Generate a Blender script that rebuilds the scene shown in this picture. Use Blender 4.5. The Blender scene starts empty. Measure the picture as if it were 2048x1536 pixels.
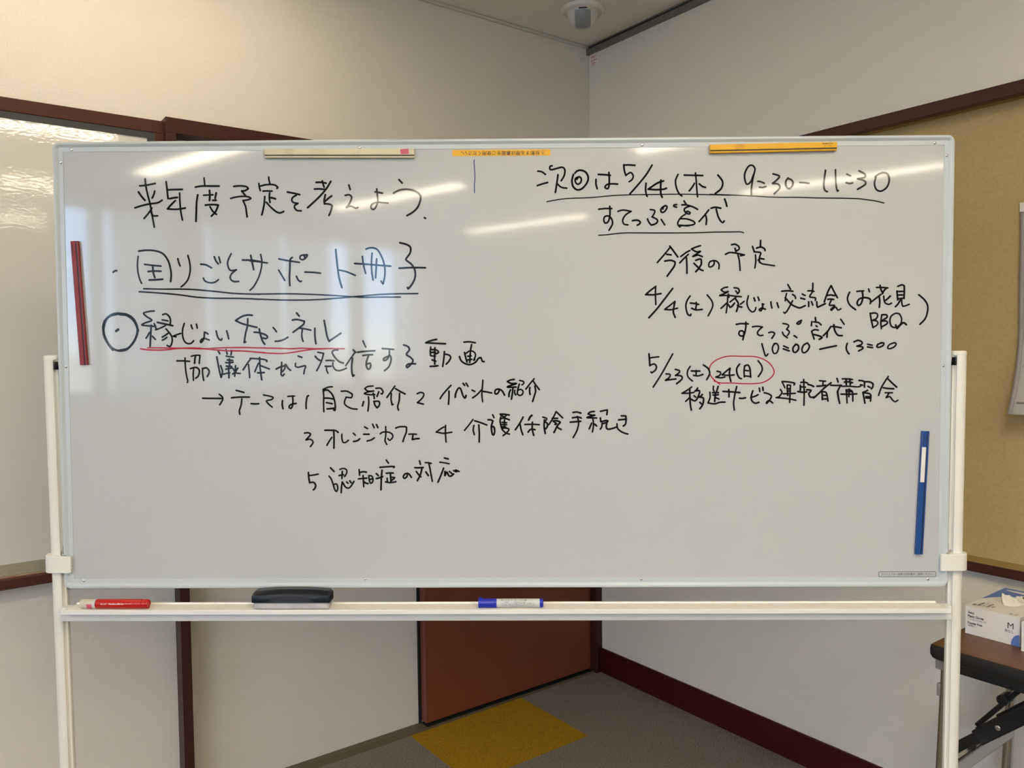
import bpy, bmesh, math, random
from mathutils import Matrix, Vector
random.seed(7)
SC = bpy.context.scene
COL = SC.collection

# ---------------------------------------------------------------- camera
cam_d = bpy.data.cameras.new('camera'); cam = bpy.data.objects.new('camera', cam_d); COL.objects.link(cam)
CR = Vector((0.80095389, -0.59861129, -0.01172133)); CU = Vector((0.03474243, 0.02692412, 0.99903356)); CF = Vector((0.59771719, 0.80058704, -0.04236219))
cam.matrix_world = Matrix(((CR.x, CU.x, -CF.x, -2.26916764), (CR.y, CU.y, -CF.y, -2.47361188), (CR.z, CU.z, -CF.z, 1.37), (0, 0, 0, 1)))
cam_d.sensor_width = 36.0; cam_d.lens = 36.0*1573.07/2048; cam_d.clip_start = 0.02; cam_d.clip_end = 100
SC.camera = cam
# ---------------------------------------------------------------- sky and exposure
SC.view_settings.view_transform = 'Standard'; SC.view_settings.look = 'None'
SC.view_settings.gamma = 1.0; SC.view_settings.use_curve_mapping = False
SC.view_settings.exposure = 0.27
W = bpy.data.worlds.new('sky'); SC.world = W; W.use_nodes = True
wn = W.node_tree; wn.nodes.clear()
w_out = wn.nodes.new('ShaderNodeOutputWorld'); w_bg = wn.nodes.new('ShaderNodeBackground')
w_tc = wn.nodes.new('ShaderNodeTexCoord'); w_sep = wn.nodes.new('ShaderNodeSeparateXYZ'); w_ramp = wn.nodes.new('ShaderNodeValToRGB')
wn.links.new(w_tc.outputs['Generated'], w_sep.inputs[0]); wn.links.new(w_sep.outputs['Z'], w_ramp.inputs[0])
wn.links.new(w_ramp.outputs[0], w_bg.inputs['Color']); wn.links.new(w_bg.outputs[0], w_out.inputs['Surface'])
cr = w_ramp.color_ramp
cr.elements[0].position = 0.0; cr.elements[0].color = (0.42, 0.44, 0.42, 1)
cr.elements[1].position = 0.5; cr.elements[1].color = (0.22, 0.42, 0.95, 1)
e = cr.elements.new(0.015); e.color = (0.70, 0.78, 0.86, 1)
e = cr.elements.new(0.06); e.color = (0.45, 0.68, 1.0, 1)
SKY = 19.0
w_bg.inputs['Strength'].default_value = SKY
LAMP = 38.0        # radiance of the ceiling diffusers
LAMP_COL = (1.0, 0.87, 0.66)

# ---------------------------------------------------------------- helpers
class MB:
    def __init__(s): s.v = []; s.f = []; s.m = []; s.mi = 0
    def add(s, vs, fs):
        o = len(s.v); s.v += [tuple(p) for p in vs]; s.f += [tuple(i+o for i in f) for f in fs]; s.m += [s.mi]*len(fs); return s
    def box(s, x0, x1, y0, y1, z0, z1):
        if x0 > x1: x0, x1 = x1, x0
        if y0 > y1: y0, y1 = y1, y0
        if z0 > z1: z0, z1 = z1, z0
        return s.add([(x0,y0,z0),(x1,y0,z0),(x1,y1,z0),(x0,y1,z0),(x0,y0,z1),(x1,y0,z1),(x1,y1,z1),(x0,y1,z1)],
                     [(0,3,2,1),(4,5,6,7),(0,1,5,4),(1,2,6,5),(2,3,7,6),(3,0,4,7)])
    def lathe(s, prof, p0, ax, n=32):
        # prof: (radius, distance along ax)
        p0 = Vector(p0); ax = Vector(ax).normalized(); t = Vector((1,0,0)) if abs(ax.x) < .9 else Vector((0,1,0))
        a = ax.cross(t).normalized(); b = ax.cross(a)
        vs = []; fs = []
        for r, h in prof:
            for k in range(n):
                th = 2*math.pi*k/n; vs.append(p0+ax*h+(a*math.cos(th)+b*math.sin(th))*r)
        for i in range(len(prof)-1):
            for k in range(n):
                k2 = (k+1) % n; fs.append((i*n+k, i*n+k2, (i+1)*n+k2, (i+1)*n+k))
        fs.append(tuple(range(n-1, -1, -1))); fs.append(tuple((len(prof)-1)*n+k for k in range(n)))
        return s.add(vs, fs)
    def cyl(s, p0, p1, r, n=24):
        p0 = Vector(p0); p1 = Vector(p1); d = p1-p0
        return s.lathe([(r, 0), (r, d.length)], p0, d, n)
    def prism(s, poly, axis, a0, a1):
        # poly in the other two axes (in xyz order), extruded along axis 0/1/2
        def P(u, v, w): return (w,u,v) if axis == 0 else ((u,w,v) if axis == 1 else (u,v,w))
        n = len(poly); vs = [P(u,v,a0) for u,v in poly]+[P(u,v,a1) for u,v in poly]
        fs = [(k,(k+1)%n,n+(k+1)%n,n+k) for k in range(n)]+[tuple(range(n-1,-1,-1)), tuple(range(n,2*n))]
        return s.add(vs, fs)
    def bar(s, p0, p1, up, w, h):
        # a straight flat bar: w across, h along up
        p0 = Vector(p0); p1 = Vector(p1); d = (p1-p0).normalized(); up = Vector(up); sd = d.cross(up).normalized(); up = sd.cross(d).normalized()
        c = [(-1,-1),(1,-1),(1,1),(-1,1)]
        vs = [p+sd*(a*w/2)+up*(b*h/2) for p in (p0,p1) for a,b in c]
        return s.add(vs, [(0,1,5,4),(1,2,6,5),(2,3,7,6),(3,0,4,7),(3,2,1,0),(4,5,6,7)])
    def build(s, name, mat, parent=None, bevel=0, seg=2, sharp=35, mats=None, mw=None):
        me = bpy.data.meshes.new(name); me.from_pydata(s.v, [], s.f); me.update()
        bm = bmesh.new(); bm.from_mesh(me); bmesh.ops.recalc_face_normals(bm, faces=bm.faces); bm.to_mesh(me); bm.free()
        for m in (mats or [mat]): me.materials.append(m)
        for p, i in zip(me.polygons, s.m): p.material_index = i; p.use_smooth = True
        me.set_sharp_from_angle(angle=math.radians(sharp))
        o = bpy.data.objects.new(name, me); COL.objects.link(o)
        if parent: o.parent = parent
        if mw: o.matrix_local = mw
        if bevel:
            b = o.modifiers.new('edge', 'BEVEL'); b.width = bevel; b.segments = seg; b.limit_method = 'ANGLE'; b.angle_limit = math.radians(40); b.harden_normals = False
        return o

def tag(o, label=None, cat=None, group=None, kind=None):
    if label: o['label'] = label
    if cat: o['category'] = cat
    if group: o['group'] = group
    if kind: o['kind'] = kind
    return o
def empty(name, mw): 
    o = bpy.data.objects.new(name, None); COL.objects.link(o); o.matrix_world = mw if isinstance(mw, Matrix) else Matrix.Translation(mw)
    o.empty_display_size = .05
    return o
def copy_tree(o, parent=None):
    c = o.copy(); COL.objects.link(c)
    if parent: c.parent = parent
    for ch in list(o.children): copy_tree(ch, c)
    return c

def mat(name, col, rough=.5, metal=0.0, spec=.5, noise=None, bump=None, coat=0, sub=0):
    m = bpy.data.materials.new(name); m.use_nodes = True; nt = m.node_tree; p = nt.nodes['Principled BSDF']
    p.inputs['Base Color'].default_value = (*col, 1); p.inputs['Roughness'].default_value = rough; p.inputs['Metallic'].default_value = metal
    p.inputs['Specular IOR Level'].default_value = spec; p.inputs['Coat Weight'].default_value = coat
    tc = nt.nodes.new('ShaderNodeTexCoord')
    def tex(scale, detail, rough_=.5):
        mp = nt.nodes.new('ShaderNodeMapping'); mp.inputs['Scale'].default_value = scale
        nz = nt.nodes.new('ShaderNodeTexNoise'); nz.inputs['Scale'].default_value = 1; nz.inputs['Detail'].default_value = detail; nz.inputs['Roughness'].default_value = rough_
        nt.links.new(tc.outputs['Object'], mp.inputs[0]); nt.links.new(mp.outputs[0], nz.inputs['Vector']); return nz
    if noise:
        scale, detail, c2, lo, hi = noise
        nz = tex(scale, detail); r = nt.nodes.new('ShaderNodeValToRGB'); r.color_ramp.elements[0].position = lo; r.color_ramp.elements[1].position = hi
        r.color_ramp.elements[0].color = (*col, 1); r.color_ramp.elements[1].color = (*c2, 1)
        nt.links.new(nz.outputs['Fac'], r.inputs[0]); nt.links.new(r.outputs[0], p.inputs['Base Color'])
    if bump:
        scale, detail, strength, dist = bump
        nz = tex(scale, detail); b = nt.nodes.new('ShaderNodeBump'); b.inputs['Strength'].default_value = strength; b.inputs['Distance'].default_value = dist
        nt.links.new(nz.outputs['Fac'], b.inputs['Height']); nt.links.new(b.outputs[0], p.inputs['Normal'])
    return m
def srgb(r, g, b):
    f = lambda c: ((c/255+.055)/1.055)**2.4 if c > 10 else c/255/12.92
    return (f(r), f(g), f(b))

M = {}
M['paper'] = mat('wallpaper', (.79,.755,.695), .75, spec=.2, bump=((200,200,390), 2, .75, .0025))
M['far'] = mat('far_wall_paint', (.46,.45,.43), .8, spec=.2)
M['ceil'] = mat('ceiling_board', (.60,.585,.55), .9, spec=.1)
M['brown'] = mat('brown_paint', srgb(74,40,33), .5, spec=.3)
M['dark_brown'] = mat('dark_brown_paint', srgb(64,33,28), .45, spec=.3)
M['base'] = mat('baseboard_vinyl', srgb(62,15,12), .55, spec=.25)
M['door'] = mat('door_paint', srgb(120,66,45), .42, spec=.4)
M['edge'] = mat('door_edge_lit', srgb(122,70,62), .5, spec=.3)  # door brown with the light on the leaf's edge put into the colour
def enamel(name, col, spec=.2, coat=.62):
    m = mat(name, col, .36, spec=spec, coat=coat); p = m.node_tree.nodes['Principled BSDF']
    p.inputs['Coat Roughness'].default_value = .055; return m
M['board'] = enamel('board_enamel', (.50,.512,.518))
M['ink_k'] = enamel('black_ink', (.003,.003,.004), .0, .42)
M['ink_r'] = enamel('red_ink', srgb(164,34,54), .05, .42)
M['ink_b'] = enamel('blue_ink', srgb(52,60,130))
M['smudge'] = mat('old_ink_smudge', (.50,.50,.50), .12)
M['frame'] = mat('painted_aluminium', (.52,.57,.595), .32, spec=.5)
M['post'] = mat('ivory_paint', (.78,.765,.71), .4, spec=.4)
M['tray'] = mat('ivory_tray', (.86,.83,.78), .45, spec=.3, noise=((60,60,60), 4, (.78,.73,.66), .52, .78))
M['bar'] = mat('rail_paint', (.74,.74,.73), .4, spec=.4)
M['white'] = mat('white_plastic', (.78,.77,.74), .4)
M['black'] = mat('black_plastic', (.012,.012,.014), .35)
M['eraser'] = mat('eraser_shell', (.005,.007,.012), .34, spec=.3)
M['felt'] = mat('grey_felt', (.55,.53,.54), .95, spec=.05, noise=((60,60,60), 3, (.42,.41,.42), .4, .7))
M['chrome'] = mat('chrome', (.62,.60,.57), .22, metal=1)
M['screw'] = mat('screw_steel', (.75,.75,.76), .18, metal=1)
M['alu'] = mat('bronze_aluminium', (.42,.40,.33), .38, metal=.6)
M['lining'] = mat('grey_lining', (.04,.042,.042), .5)
M['tan'] = mat('tan_lining', srgb(150,128,78), .6)
M['pin'] = mat('pinboard_cloth', srgb(184,163,120), .85, spec=.15, noise=((150,150,150), 4, srgb(174,155,108), .35, .75), bump=((260,260,260), 3, .35, .0015))
M['rail'] = mat('grey_rail', (.20,.195,.185), .42, metal=.5)
M['slot'] = mat('rail_slot', (.015,.013,.012), .7)
M['sill'] = mat('threshold_metal', srgb(98,88,70), .5, metal=.2)
M['crown'] = mat('crown_strip', (.62,.60,.56), .6)
M['wood'] = mat('wood_laminate', srgb(112,76,48), .38, spec=.4, noise=((14,2.2,30), 8, srgb(84,54,33), .35, .7))
M['raw'] = mat('worn_wood', srgb(150,110,88), .7, noise=((18,60,60), 4, srgb(196,168,120), .52, .66))
M['card'] = mat('white_carton', (.74,.72,.70), .5, spec=.3)
M['blue'] = mat('blue_print', srgb(92,122,186), .5)
M['print'] = mat('black_print', (.012,.011,.014), .5)
M['glove'] = mat('glove_film', (.74,.72,.62), .35, spec=.5)
M['cal'] = mat('calendar_paper', (.76,.74,.72), .6)
M['cal_g'] = mat('calendar_grey', srgb(150,144,144), .6)
M['yellow'] = mat('yellow_label', srgb(232,176,22), .45)
M['mag_w'] = mat('ivory_magnet', srgb(214,205,176), .5, noise=((30,30,30), 4, srgb(196,186,156), .5, .75))
M['mag_y'] = mat('yellow_magnet', srgb(226,170,10), .42, noise=((26,26,26), 4, srgb(196,140,8), .6, .8))
M['mag_r'] = mat('red_magnet', srgb(134,24,30), .45)
M['mag_b'] = mat('blue_magnet', srgb(18,70,140), .4)
M['pink'] = mat('pink_tape', srgb(206,96,122), .6)
M['pen_r'] = mat('red_barrel', srgb(184,9,15), .3)
M['pen_c'] = mat('grey_cap', srgb(196,190,172), .5)
M['pen_b'] = mat('blue_cap', srgb(22,38,176), .35)
M['pen_l'] = mat('marker_label', srgb(196,198,198), .35)
M['white_print'] = mat('white_print', (.8,.78,.76), .5)
M['red_print'] = mat('red_print', srgb(196,86,86), .6)
M['dome'] = mat('milky_dome', (.66,.66,.64), .25)
M['dome_g'] = mat('dome_core', (.26,.28,.31), .3)
M['navy'] = mat('navy_gap', (.01,.012,.06), .3)
M['housing'] = mat('lamp_housing', (.45,.45,.44), .4)
M['sash'] = mat('window_sash', (.30,.29,.28), .4, metal=.5)
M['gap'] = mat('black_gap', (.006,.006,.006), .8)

# ceiling: fissured rock-wool board
nt = M['ceil'].node_tree; p = nt.nodes['Principled BSDF']; tc = nt.nodes.new('ShaderNodeTexCoord'); mp = nt.nodes.new('ShaderNodeMapping'); mp.inputs['Scale'].default_value = (105,165,1)
vo = nt.nodes.new('ShaderNodeTexVoronoi'); vo.inputs['Scale'].default_value = 1; vo.inputs['Randomness'].default_value = 1
nz = nt.nodes.new('ShaderNodeTexNoise'); nz.inputs['Scale'].default_value = 60; nz.inputs['Detail'].default_value = 4
mx = nt.nodes.new('ShaderNodeMixRGB'); mx.inputs[0].default_value = .18
rp = nt.nodes.new('ShaderNodeValToRGB'); rp.color_ramp.elements[0].position = .12; rp.color_ramp.elements[1].position = .24; rp.color_ramp.elements[0].color = (.56,.54,.50,1); rp.color_ramp.elements[1].color = (.82,.80,.76,1)
nt.links.new(tc.outputs['Object'], mp.inputs[0]); nt.links.new(tc.outputs['Object'], nz.inputs['Vector']); nt.links.new(mp.outputs[0], mx.inputs[1]); nt.links.new(nz.outputs['Color'], mx.inputs[2])
mul = nt.nodes.new('ShaderNodeVectorMath'); mul.operation = 'ADD'
sc = nt.nodes.new('ShaderNodeVectorMath'); sc.operation = 'SCALE'; sc.inputs['Scale'].default_value = 1.3
nt.links.new(nz.outputs['Color'], sc.inputs[0]); nt.links.new(mp.outputs[0], mul.inputs[0]); nt.links.new(sc.outputs[0], mul.inputs[1])
nt.links.new(mul.outputs[0], vo.inputs['Vector']); nt.links.new(vo.outputs['Distance'], rp.inputs[0]); nt.links.new(rp.outputs[0], p.inputs['Base Color'])
bp = nt.nodes.new('ShaderNodeBump'); bp.inputs['Strength'].default_value = .5; bp.inputs['Distance'].default_value = .002
nt.links.new(rp.outputs[0], bp.inputs['Height']); nt.links.new(bp.outputs[0], p.inputs['Normal']); nt.nodes.remove(mx)

# carpet: grey and ochre loop pile
def carpet(name, a, b):
    m = mat(name, a, .95, spec=.05, bump=((300,300,300), 3, 1.0, .006)); nt = m.node_tree; p = nt.nodes['Principled BSDF']
    tc = nt.nodes.new('ShaderNodeTexCoord'); n1 = nt.nodes.new('ShaderNodeTexNoise'); n1.inputs['Scale'].default_value = 260; n1.inputs['Detail'].default_value = 3; n1.inputs['Roughness'].default_value = .7
    r = nt.nodes.new('ShaderNodeValToRGB'); r.color_ramp.elements[0].position = .35; r.color_ramp.elements[1].position = .66; r.color_ramp.elements[0].color = (*a,1); r.color_ramp.elements[1].color = (*b,1)
    nt.links.new(tc.outputs['Object'], n1.inputs['Vector']); nt.links.new(n1.outputs['Fac'], r.inputs[0]); nt.links.new(r.outputs[0], p.inputs['Base Color']); return m
M['carpet'] = carpet('grey_carpet', (.105,.093,.079), (.40,.36,.31))
M['ochre'] = carpet('ochre_carpet', (.27,.155,.007), (.54,.33,.024))

# lit lamp diffuser
m = bpy.data.materials.new('lit_diffuser'); m.use_nodes = True; nt = m.node_tree; nt.nodes.clear()
o_ = nt.nodes.new('ShaderNodeOutputMaterial'); e_ = nt.nodes.new('ShaderNodeEmission'); e_.inputs[0].default_value = (*LAMP_COL, 1); e_.inputs[1].default_value = LAMP
nt.links.new(e_.outputs[0], o_.inputs[0]); M['lamp'] = m
M['wall_lamp'] = m.copy(); M['wall_lamp'].node_tree.nodes['Emission'].inputs[1].default_value = LAMP*.26; M['wall_lamp'].node_tree.nodes['Emission'].inputs[0].default_value = (1.0, .84, .58, 1)  # the row that washes the wall is weaker
# thin window pane
m = bpy.data.materials.new('window_glass'); m.use_nodes = True; nt = m.node_tree; nt.nodes.clear()
o_ = nt.nodes.new('ShaderNodeOutputMaterial'); t_ = nt.nodes.new('ShaderNodeBsdfTransparent'); g_ = nt.nodes.new('ShaderNodeBsdfGlossy'); x_ = nt.nodes.new('ShaderNodeMixShader'); x_.inputs[0].default_value = .07; t_.inputs[0].default_value = (.9,.92,.92,1); g_.inputs['Roughness'].default_value = .01
nt.links.new(t_.outputs[0], x_.inputs[1]); nt.links.new(g_.outputs[0], x_.inputs[2]); nt.links.new(x_.outputs[0], o_.inputs[0]); M['glass'] = m
m = bpy.data.materials.new('sheer_cloth'); m.use_nodes = True; nt = m.node_tree; nt.nodes.clear()
o_ = nt.nodes.new('ShaderNodeOutputMaterial'); t_ = nt.nodes.new('ShaderNodeBsdfTranslucent'); g_ = nt.nodes.new('ShaderNodeBsdfDiffuse'); x_ = nt.nodes.new('ShaderNodeMixShader')
t_.inputs[0].default_value = (.55,.56,.56,1); g_.inputs[0].default_value = (.6,.6,.58,1); x_.inputs[0].default_value = .5
nt.links.new(t_.outputs[0], x_.inputs[1]); nt.links.new(g_.outputs[0], x_.inputs[2]); nt.links.new(x_.outputs[0], o_.inputs[0]); M['sheer'] = m
# wavy old steel whiteboard on the wall
M['wall_board'] = mat('wall_board_enamel', (.66,.645,.61), .05, spec=.5, bump=((75,75,150), 1.5, .05, .002))

def lettering(body, name, m, parent, origin, right, up, width=None, height=None, lift=.0004, bold=.018):
    """flat printed text; origin = lower left of its box, in the parent's space"""
    c = bpy.data.curves.new(name, 'FONT'); c.body = body; c.size = 1; c.resolution_u = 3; c.offset = min(bold, .005) if max(map(ord, body)) > 0x2E80 else bold
    t = bpy.data.objects.new('tmp', c); COL.objects.link(t); bpy.context.view_layer.update()
    dg = bpy.context.evaluated_depsgraph_get(); me = bpy.data.meshes.new_from_object(t.evaluated_get(dg)); bpy.data.objects.remove(t); bpy.data.curves.remove(c)
    xs = [v.co.x for v in me.vertices]; ys = [v.co.y for v in me.vertices]
    x0, x1, y0, y1 = min(xs), max(xs), min(ys), max(ys)
    sx = width/(x1-x0) if width else None; sy = height/(y1-y0) if height else None
    sx = sx or sy; sy = sy or sx
    O_ = Vector(origin); R_ = Vector(right).normalized(); U_ = Vector(up).normalized(); N_ = R_.cross(U_)
    for v in me.vertices: v.co = O_+R_*((v.co.x-x0)*sx)+U_*((v.co.y-y0)*sy)+N_*lift
    me.name = name; me.materials.clear(); me.materials.append(m); me.update()
    o = bpy.data.objects.new(name, me); COL.objects.link(o); o.parent = parent; return o
# ================================================================ the room
XW, YB, H = -6.2, -7.6, 2.63
def st(name, mb, m, **k): return tag(mb.build(name, m, **k), kind='structure')
# floor of carpet tiles: one ochre tile before the door
b = MB(); b.box(XW, .12, YB, -.043, -.05, 0); b.box(XW, -1.664, -.043, .05, -.05, 0); b.box(-.034, .12, -.043, .05, -.05, 0)
fl = st('floor', b, M['carpet'])
b = MB(); b.box(-.925, -.428, -.432, -.0435, -.01, .0012)
fy = b.build('carpet_tile', M['ochre']); tag(fy, 'ochre yellow carpet tile laid in the grey floor before the brown door', 'carpet tile')
b = MB(); b.box(XW, .12, YB, .12, H, H+.06)
# openings for the recessed lamps are left in the slab below
LAMPS = [(x0, y) for y in (-.43, -2.68, -4.35, -6.05) for x0 in (-2.8, -5.7)]
LL, LW, LD = 1.5, .20, .016
b = MB(); ys = [YB]+[v for y in sorted({l[1] for l in LAMPS}) for v in (y-LW/2, y+LW/2)]+[.12]
for i in range(0, len(ys)-1):
    if i % 2 == 0: b.box(XW, .12, ys[i], ys[i+1], H, H+.14)
    else:
        for xa, xb in ((XW, -5.7), (-4.2, -2.8), (-1.3, .12)): b.box(xa, xb, ys[i], ys[i+1], H, H+.14)
st('ceiling', b, M['ceil'])
# left wall (y = 0) round the wall whiteboard and the door opening
FX0, FX1 = -3.62, -1.69
b = MB(); b.box(XW-.12, FX1, 0, .14, 0, .76); b.box(XW-.12, .12, 0, .14, 2.03, H); b.box(XW-.12, FX0, 0, .14, .76, 2.03)
b.box(FX0, FX1, .05, .14, .76, 2.03); b.box(FX1, .12, .02, .14, 0, 2.03)
st('wall_left', b, M['paper'])
# right wall (x = 0) round the pinboard
PY0, PY1 = -.42, -2.35
b = MB(); b.box(0, .12, 0, YB-.12, 0, .765); b.box(0, .12, 0, YB-.12, 2.03, H); b.box(0, .12, 0, PY0, .765, 2.03); b.box(0, .12, PY1, YB-.12, .765, 2.03); b.box(.045, .12, PY0, PY1, .765, 2.03)
st('wall_right', b, M['paper'])
b = MB(); b.box(XW, 0, YB-.12, YB, 0, H); st('wall_rear', b, M['far'])
# window wall (x = XW) with two window openings
WIN = [(-6.02, -3.45), (-3.15, -1.35)]; WZ0, WZ1 = 1.1, 2.5
b = MB(); b.box(XW-.12, XW, YB-.12, 0, 0, WZ0); b.box(XW-.12, XW, YB-.12, 0, WZ1, H)
b.box(XW-.12, XW, YB-.12, WIN[0][0], WZ0, WZ1); b.box(XW-.12, XW, WIN[0][1], WIN[1][0], WZ0, WZ1); b.box(XW-.12, XW, WIN[1][1], 0, WZ0, WZ1)
st('wall_window', b, M['far'])
SPL = [[(-6.02,.03), (-5.63,.02), (-5.078,.078), (-4.165,.03), (-3.45,.03)], [(-3.15,.03), (-2.62,.05), (-1.35,.03)]]
for i, (ya, yb) in enumerate(WIN):
    w = empty('window_%d' % (i+1), Vector((XW-.06, (ya+yb)/2, WZ0))); tag(w, kind='structure')
    inv = w.matrix_world.inverted()
    b = MB()
    for (a0, a1, z0, z1) in ((ya, yb, WZ0, WZ0+.04), (ya, yb, WZ1-.04, WZ1)): b.box(XW-.09, XW-.03, a0, a1, z0, z1)
    for k, (y, hw) in enumerate(SPL[i]):
        b.box(XW-.09, XW-.03, max(ya, y-hw), min(yb, y+hw), WZ0+.04, WZ1-.04)
    b.build('window_frame', M['sash'], w, mw=inv)
    for k in range(len(SPL[i])-1):
        b = MB(); b.box(XW-.062, XW-.058, SPL[i][k][0]+.01, SPL[i][k+1][0]-.01, WZ0+.02, WZ1-.02); b.build('window_pane', M['glass'], w, mw=inv)
# sheer blinds over the outer panes
for ya, yb, lab in ((-6.0, -5.64, 'narrow sheer blind drawn over the far end of the long window'), (-4.705, -4.2, 'sheer blind drawn half across the widest window pane'), (-4.13, -3.48, 'sheer blind over the near end pane of the long window'), (-3.1, -2.69, 'narrow sheer blind at the shorter window'), (-2.3, -1.38, 'sheer blind at the window end beside the wall whiteboard')):
    b = MB(); n = 40
    pts = [(XW+.012+.006*math.sin(k*1.9), ya+(yb-ya)*k/n) for k in range(n+1)]
    b.add([(x, y, z) for z in (WZ0-.0, WZ1+.03) for x, y in pts], [(k, k+1, n+2+k, n+1+k) for k in range(n)])
    tag(b.build('sheer_blind', M['sheer']), lab, 'blind', 'sheer blinds at the windows')
# recessed ceiling lamps
proto = None
for x0, y in LAMPS:
    if proto is None:
        proto = L = empty('ceiling_light', Vector((x0+LL/2, y, H)))
        b = MB(); hx, hy = LL/2, LW/2; t = .004
        b.box(-hx, hx, -hy, hy, LD+.004, LD+.010); b.box(-hx, -hx+t, -hy, hy, 0, LD+.004); b.box(hx-t, hx, -hy, hy, 0, LD+.004); b.box(-hx+t, hx-t, -hy, -hy+t, 0, LD+.004); b.box(-hx+t, hx-t, hy-t, hy, 0, LD+.004)
        b.build('housing', M['housing'], L)
        b = MB(); b.box(-hx+.03, hx-.03, -hy+.015, hy-.015, LD-.006, LD); b.build('diffuser', M['lamp'], L)
    else:
        L = copy_tree(proto); L.location = (x0+LL/2, y, H)
    for ch in L.children:
        if ch.name.startswith('diffuser'): ch.data = ch.data.copy(); ch.data.materials[0] = M['wall_lamp' if y > -1 else 'lamp']
    tag(L, 'long recessed fluorescent light in the ceiling out in the room', 'ceiling light', 'recessed ceiling lights')
# portals help the window light
for ya, yb in WIN:
    ld = bpy.data.lights.new('window_light', 'AREA'); ld.shape = 'RECTANGLE'; ld.size = WZ1-WZ0; ld.size_y = yb-ya; ld.cycles.is_portal = True
    lo = bpy.data.objects.new('window_light', ld); COL.objects.link(lo); lo.location = (XW-.1, (ya+yb)/2, (WZ0+WZ1)/2); lo.rotation_euler = (0, -math.pi/2, 0)

# trims
b = MB(); b.box(XW, -.012, -.010, 0, H-.012, H); st('trim_1', b, M['crown'], bevel=.003)
b = MB(); b.box(-.016, 0, YB, -.004, H-.033, H-.0135); b.box(-.014, 0, YB, -.004, H-.0065, H-.001)
pr = st('trim_2', b, M['rail'])
b = MB(); b.box(-.006, 0, YB, -.006, H-.0135, H-.0065); b.build('rail_slot', M['slot'], pr)
b = MB(); b.box(-.018, 0, -.0045, -.0005, H-.035, H-.001); b.build('end_cap', M['rail'], pr, bevel=.001)
b = MB(); b.lathe([(.003,0),(.003,.001),(.001,.002)], (-.018, -.0025, H-.020), (-1,0,0), 12); b.build('screw', M['screw'], pr)
b = MB(); b.box(-.011, 0, YB, -.055, 0, .104); st('baseboard_right', b, M['base'], bevel=.002)
b = MB(); b.box(XW, FX1, -.009, 0, 0, .104); st('baseboard_left', b, M['base'], bevel=.002)
# door opening: brown casing, threshold track and the sliding door leaf
b = MB(); b.box(-1.692, -1.664, -.06, .03, 0, 2.007); b.box(-1.692, 0, -.06, .01, 2.007, 2.051); b.box(-.034, -.0005, -.055, .02, 0, 2.007)
st('trim_3', b, M['dark_brown'], bevel=.0012)
b = MB(); b.prism([(-.043,0),(-.043,-.02),(.02,-.02),(.02,.003),(-.012,.003),(-.016,-.001),(-.020,.003),(-.038,.003)], 0, -1.664, -.034); st('trim_4', b, M['sill'])
d = empty('door_1', Vector((-.44, -.003, .003))); tag(d, kind='structure'); inv = d.matrix_world.inverted()
b = MB(); b.box(-.843, -.037, -.022, .0145, .014, 2.02); b.mi = 1; b.box(-.846, -.843, -.0218, .0143, .014, 2.02)
b.build('door_leaf', M['door'], d, mats=[M['door'], M['edge']], mw=inv, bevel=.001)
b = MB(); b.box(-.846, -.036, -.029, .016, .0022, .0036); b.build('under_door_shade', M['gap'], d, mw=inv)  # black strip laid on the sill as the shade beneath the door
b = MB(); b.cyl((-.032, -.057, .02), (-.032, -.057, .13), .004, 12); b.build('door_bumper', M['dark_brown'], d, mw=inv)
b = MB(); b.box(-.856, -.8465, .012, .0198, .003, 2.0); b.build('shadow_gap', M['gap'], d, mw=inv)

# fire-rating sticker: small red rows at the top corner of the right wall
b = MB(); rr = random.Random(3)
for k, (z, y1_, hh_) in enumerate(((2.588,-.043,.0022),(2.5835,-.036,.0030),(2.572,-.044,.0042),(2.5625,-.036,.0026),(2.5575,-.038,.0030),(2.551,-.034,.0022))):
    yy = -.012-.004*(k > 2)
    while yy > y1_:
        w = rr.uniform(.0012,.0042); b.box(-.0006, -.0002, yy-w, yy, z-hh_*rr.uniform(.6,1), z); yy -= w+rr.uniform(.0006,.0016)
s = b.build('wall_sticker', M['red_print']); tag(s, 'small faded red printed sticker below the rail at the room corner', 'sticker')

# ================================================================ wall whiteboard in the left wall
WB = empty('wall_whiteboard', Vector(((FX0+FX1)/2, 0, .76))); tag(WB, 'large glossy white writing board set in a brown frame in the left wall', 'whiteboard'); inv = WB.matrix_world.inverted()
b = MB(); b.box(FX0+.02, FX1-.02, -.0265, .048, .79, 2.02); b.build('writing_surface', M['wall_board'], WB, mw=inv)
b = MB(); b.box(FX0, FX1, -.03, .0, 2.008, 2.044); b.build('top_rail', M['brown'], WB, mw=inv, bevel=.0015)
for x0, x1 in ((FX1-.026, FX1), (FX0, FX0+.026)):
    b = MB(); b.box(x0, x1, -.03, .0, .79, 2.008); b.build('side_rail', M['brown'], WB, mw=inv, bevel=.0015)
b = MB(); b.box(FX0+.024, FX1-.024, -.0285, .0, 1.990, 2.010); b.box(FX1-.046, FX1-.024, -.0283, .0, .8, 1.992); b.box(FX0+.024, FX0+.046, -.0283, .0, .8, 1.992); b.build('inner_lining', M['lining'], WB, mw=inv)
b = MB()
b.prism([(-.020,.822),(-.020,.795),(-.056,.795),(-.056,.8005),(-.049,.8005),(-.049,.806),(-.042,.806),(-.042,.811),(-.035,.811),(-.035,.816),(-.0285,.816),(-.0285,.822)], 0, FX0+.024, FX1-.024)
b.build('aluminium_track', M['alu'], WB, mw=inv)
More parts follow.
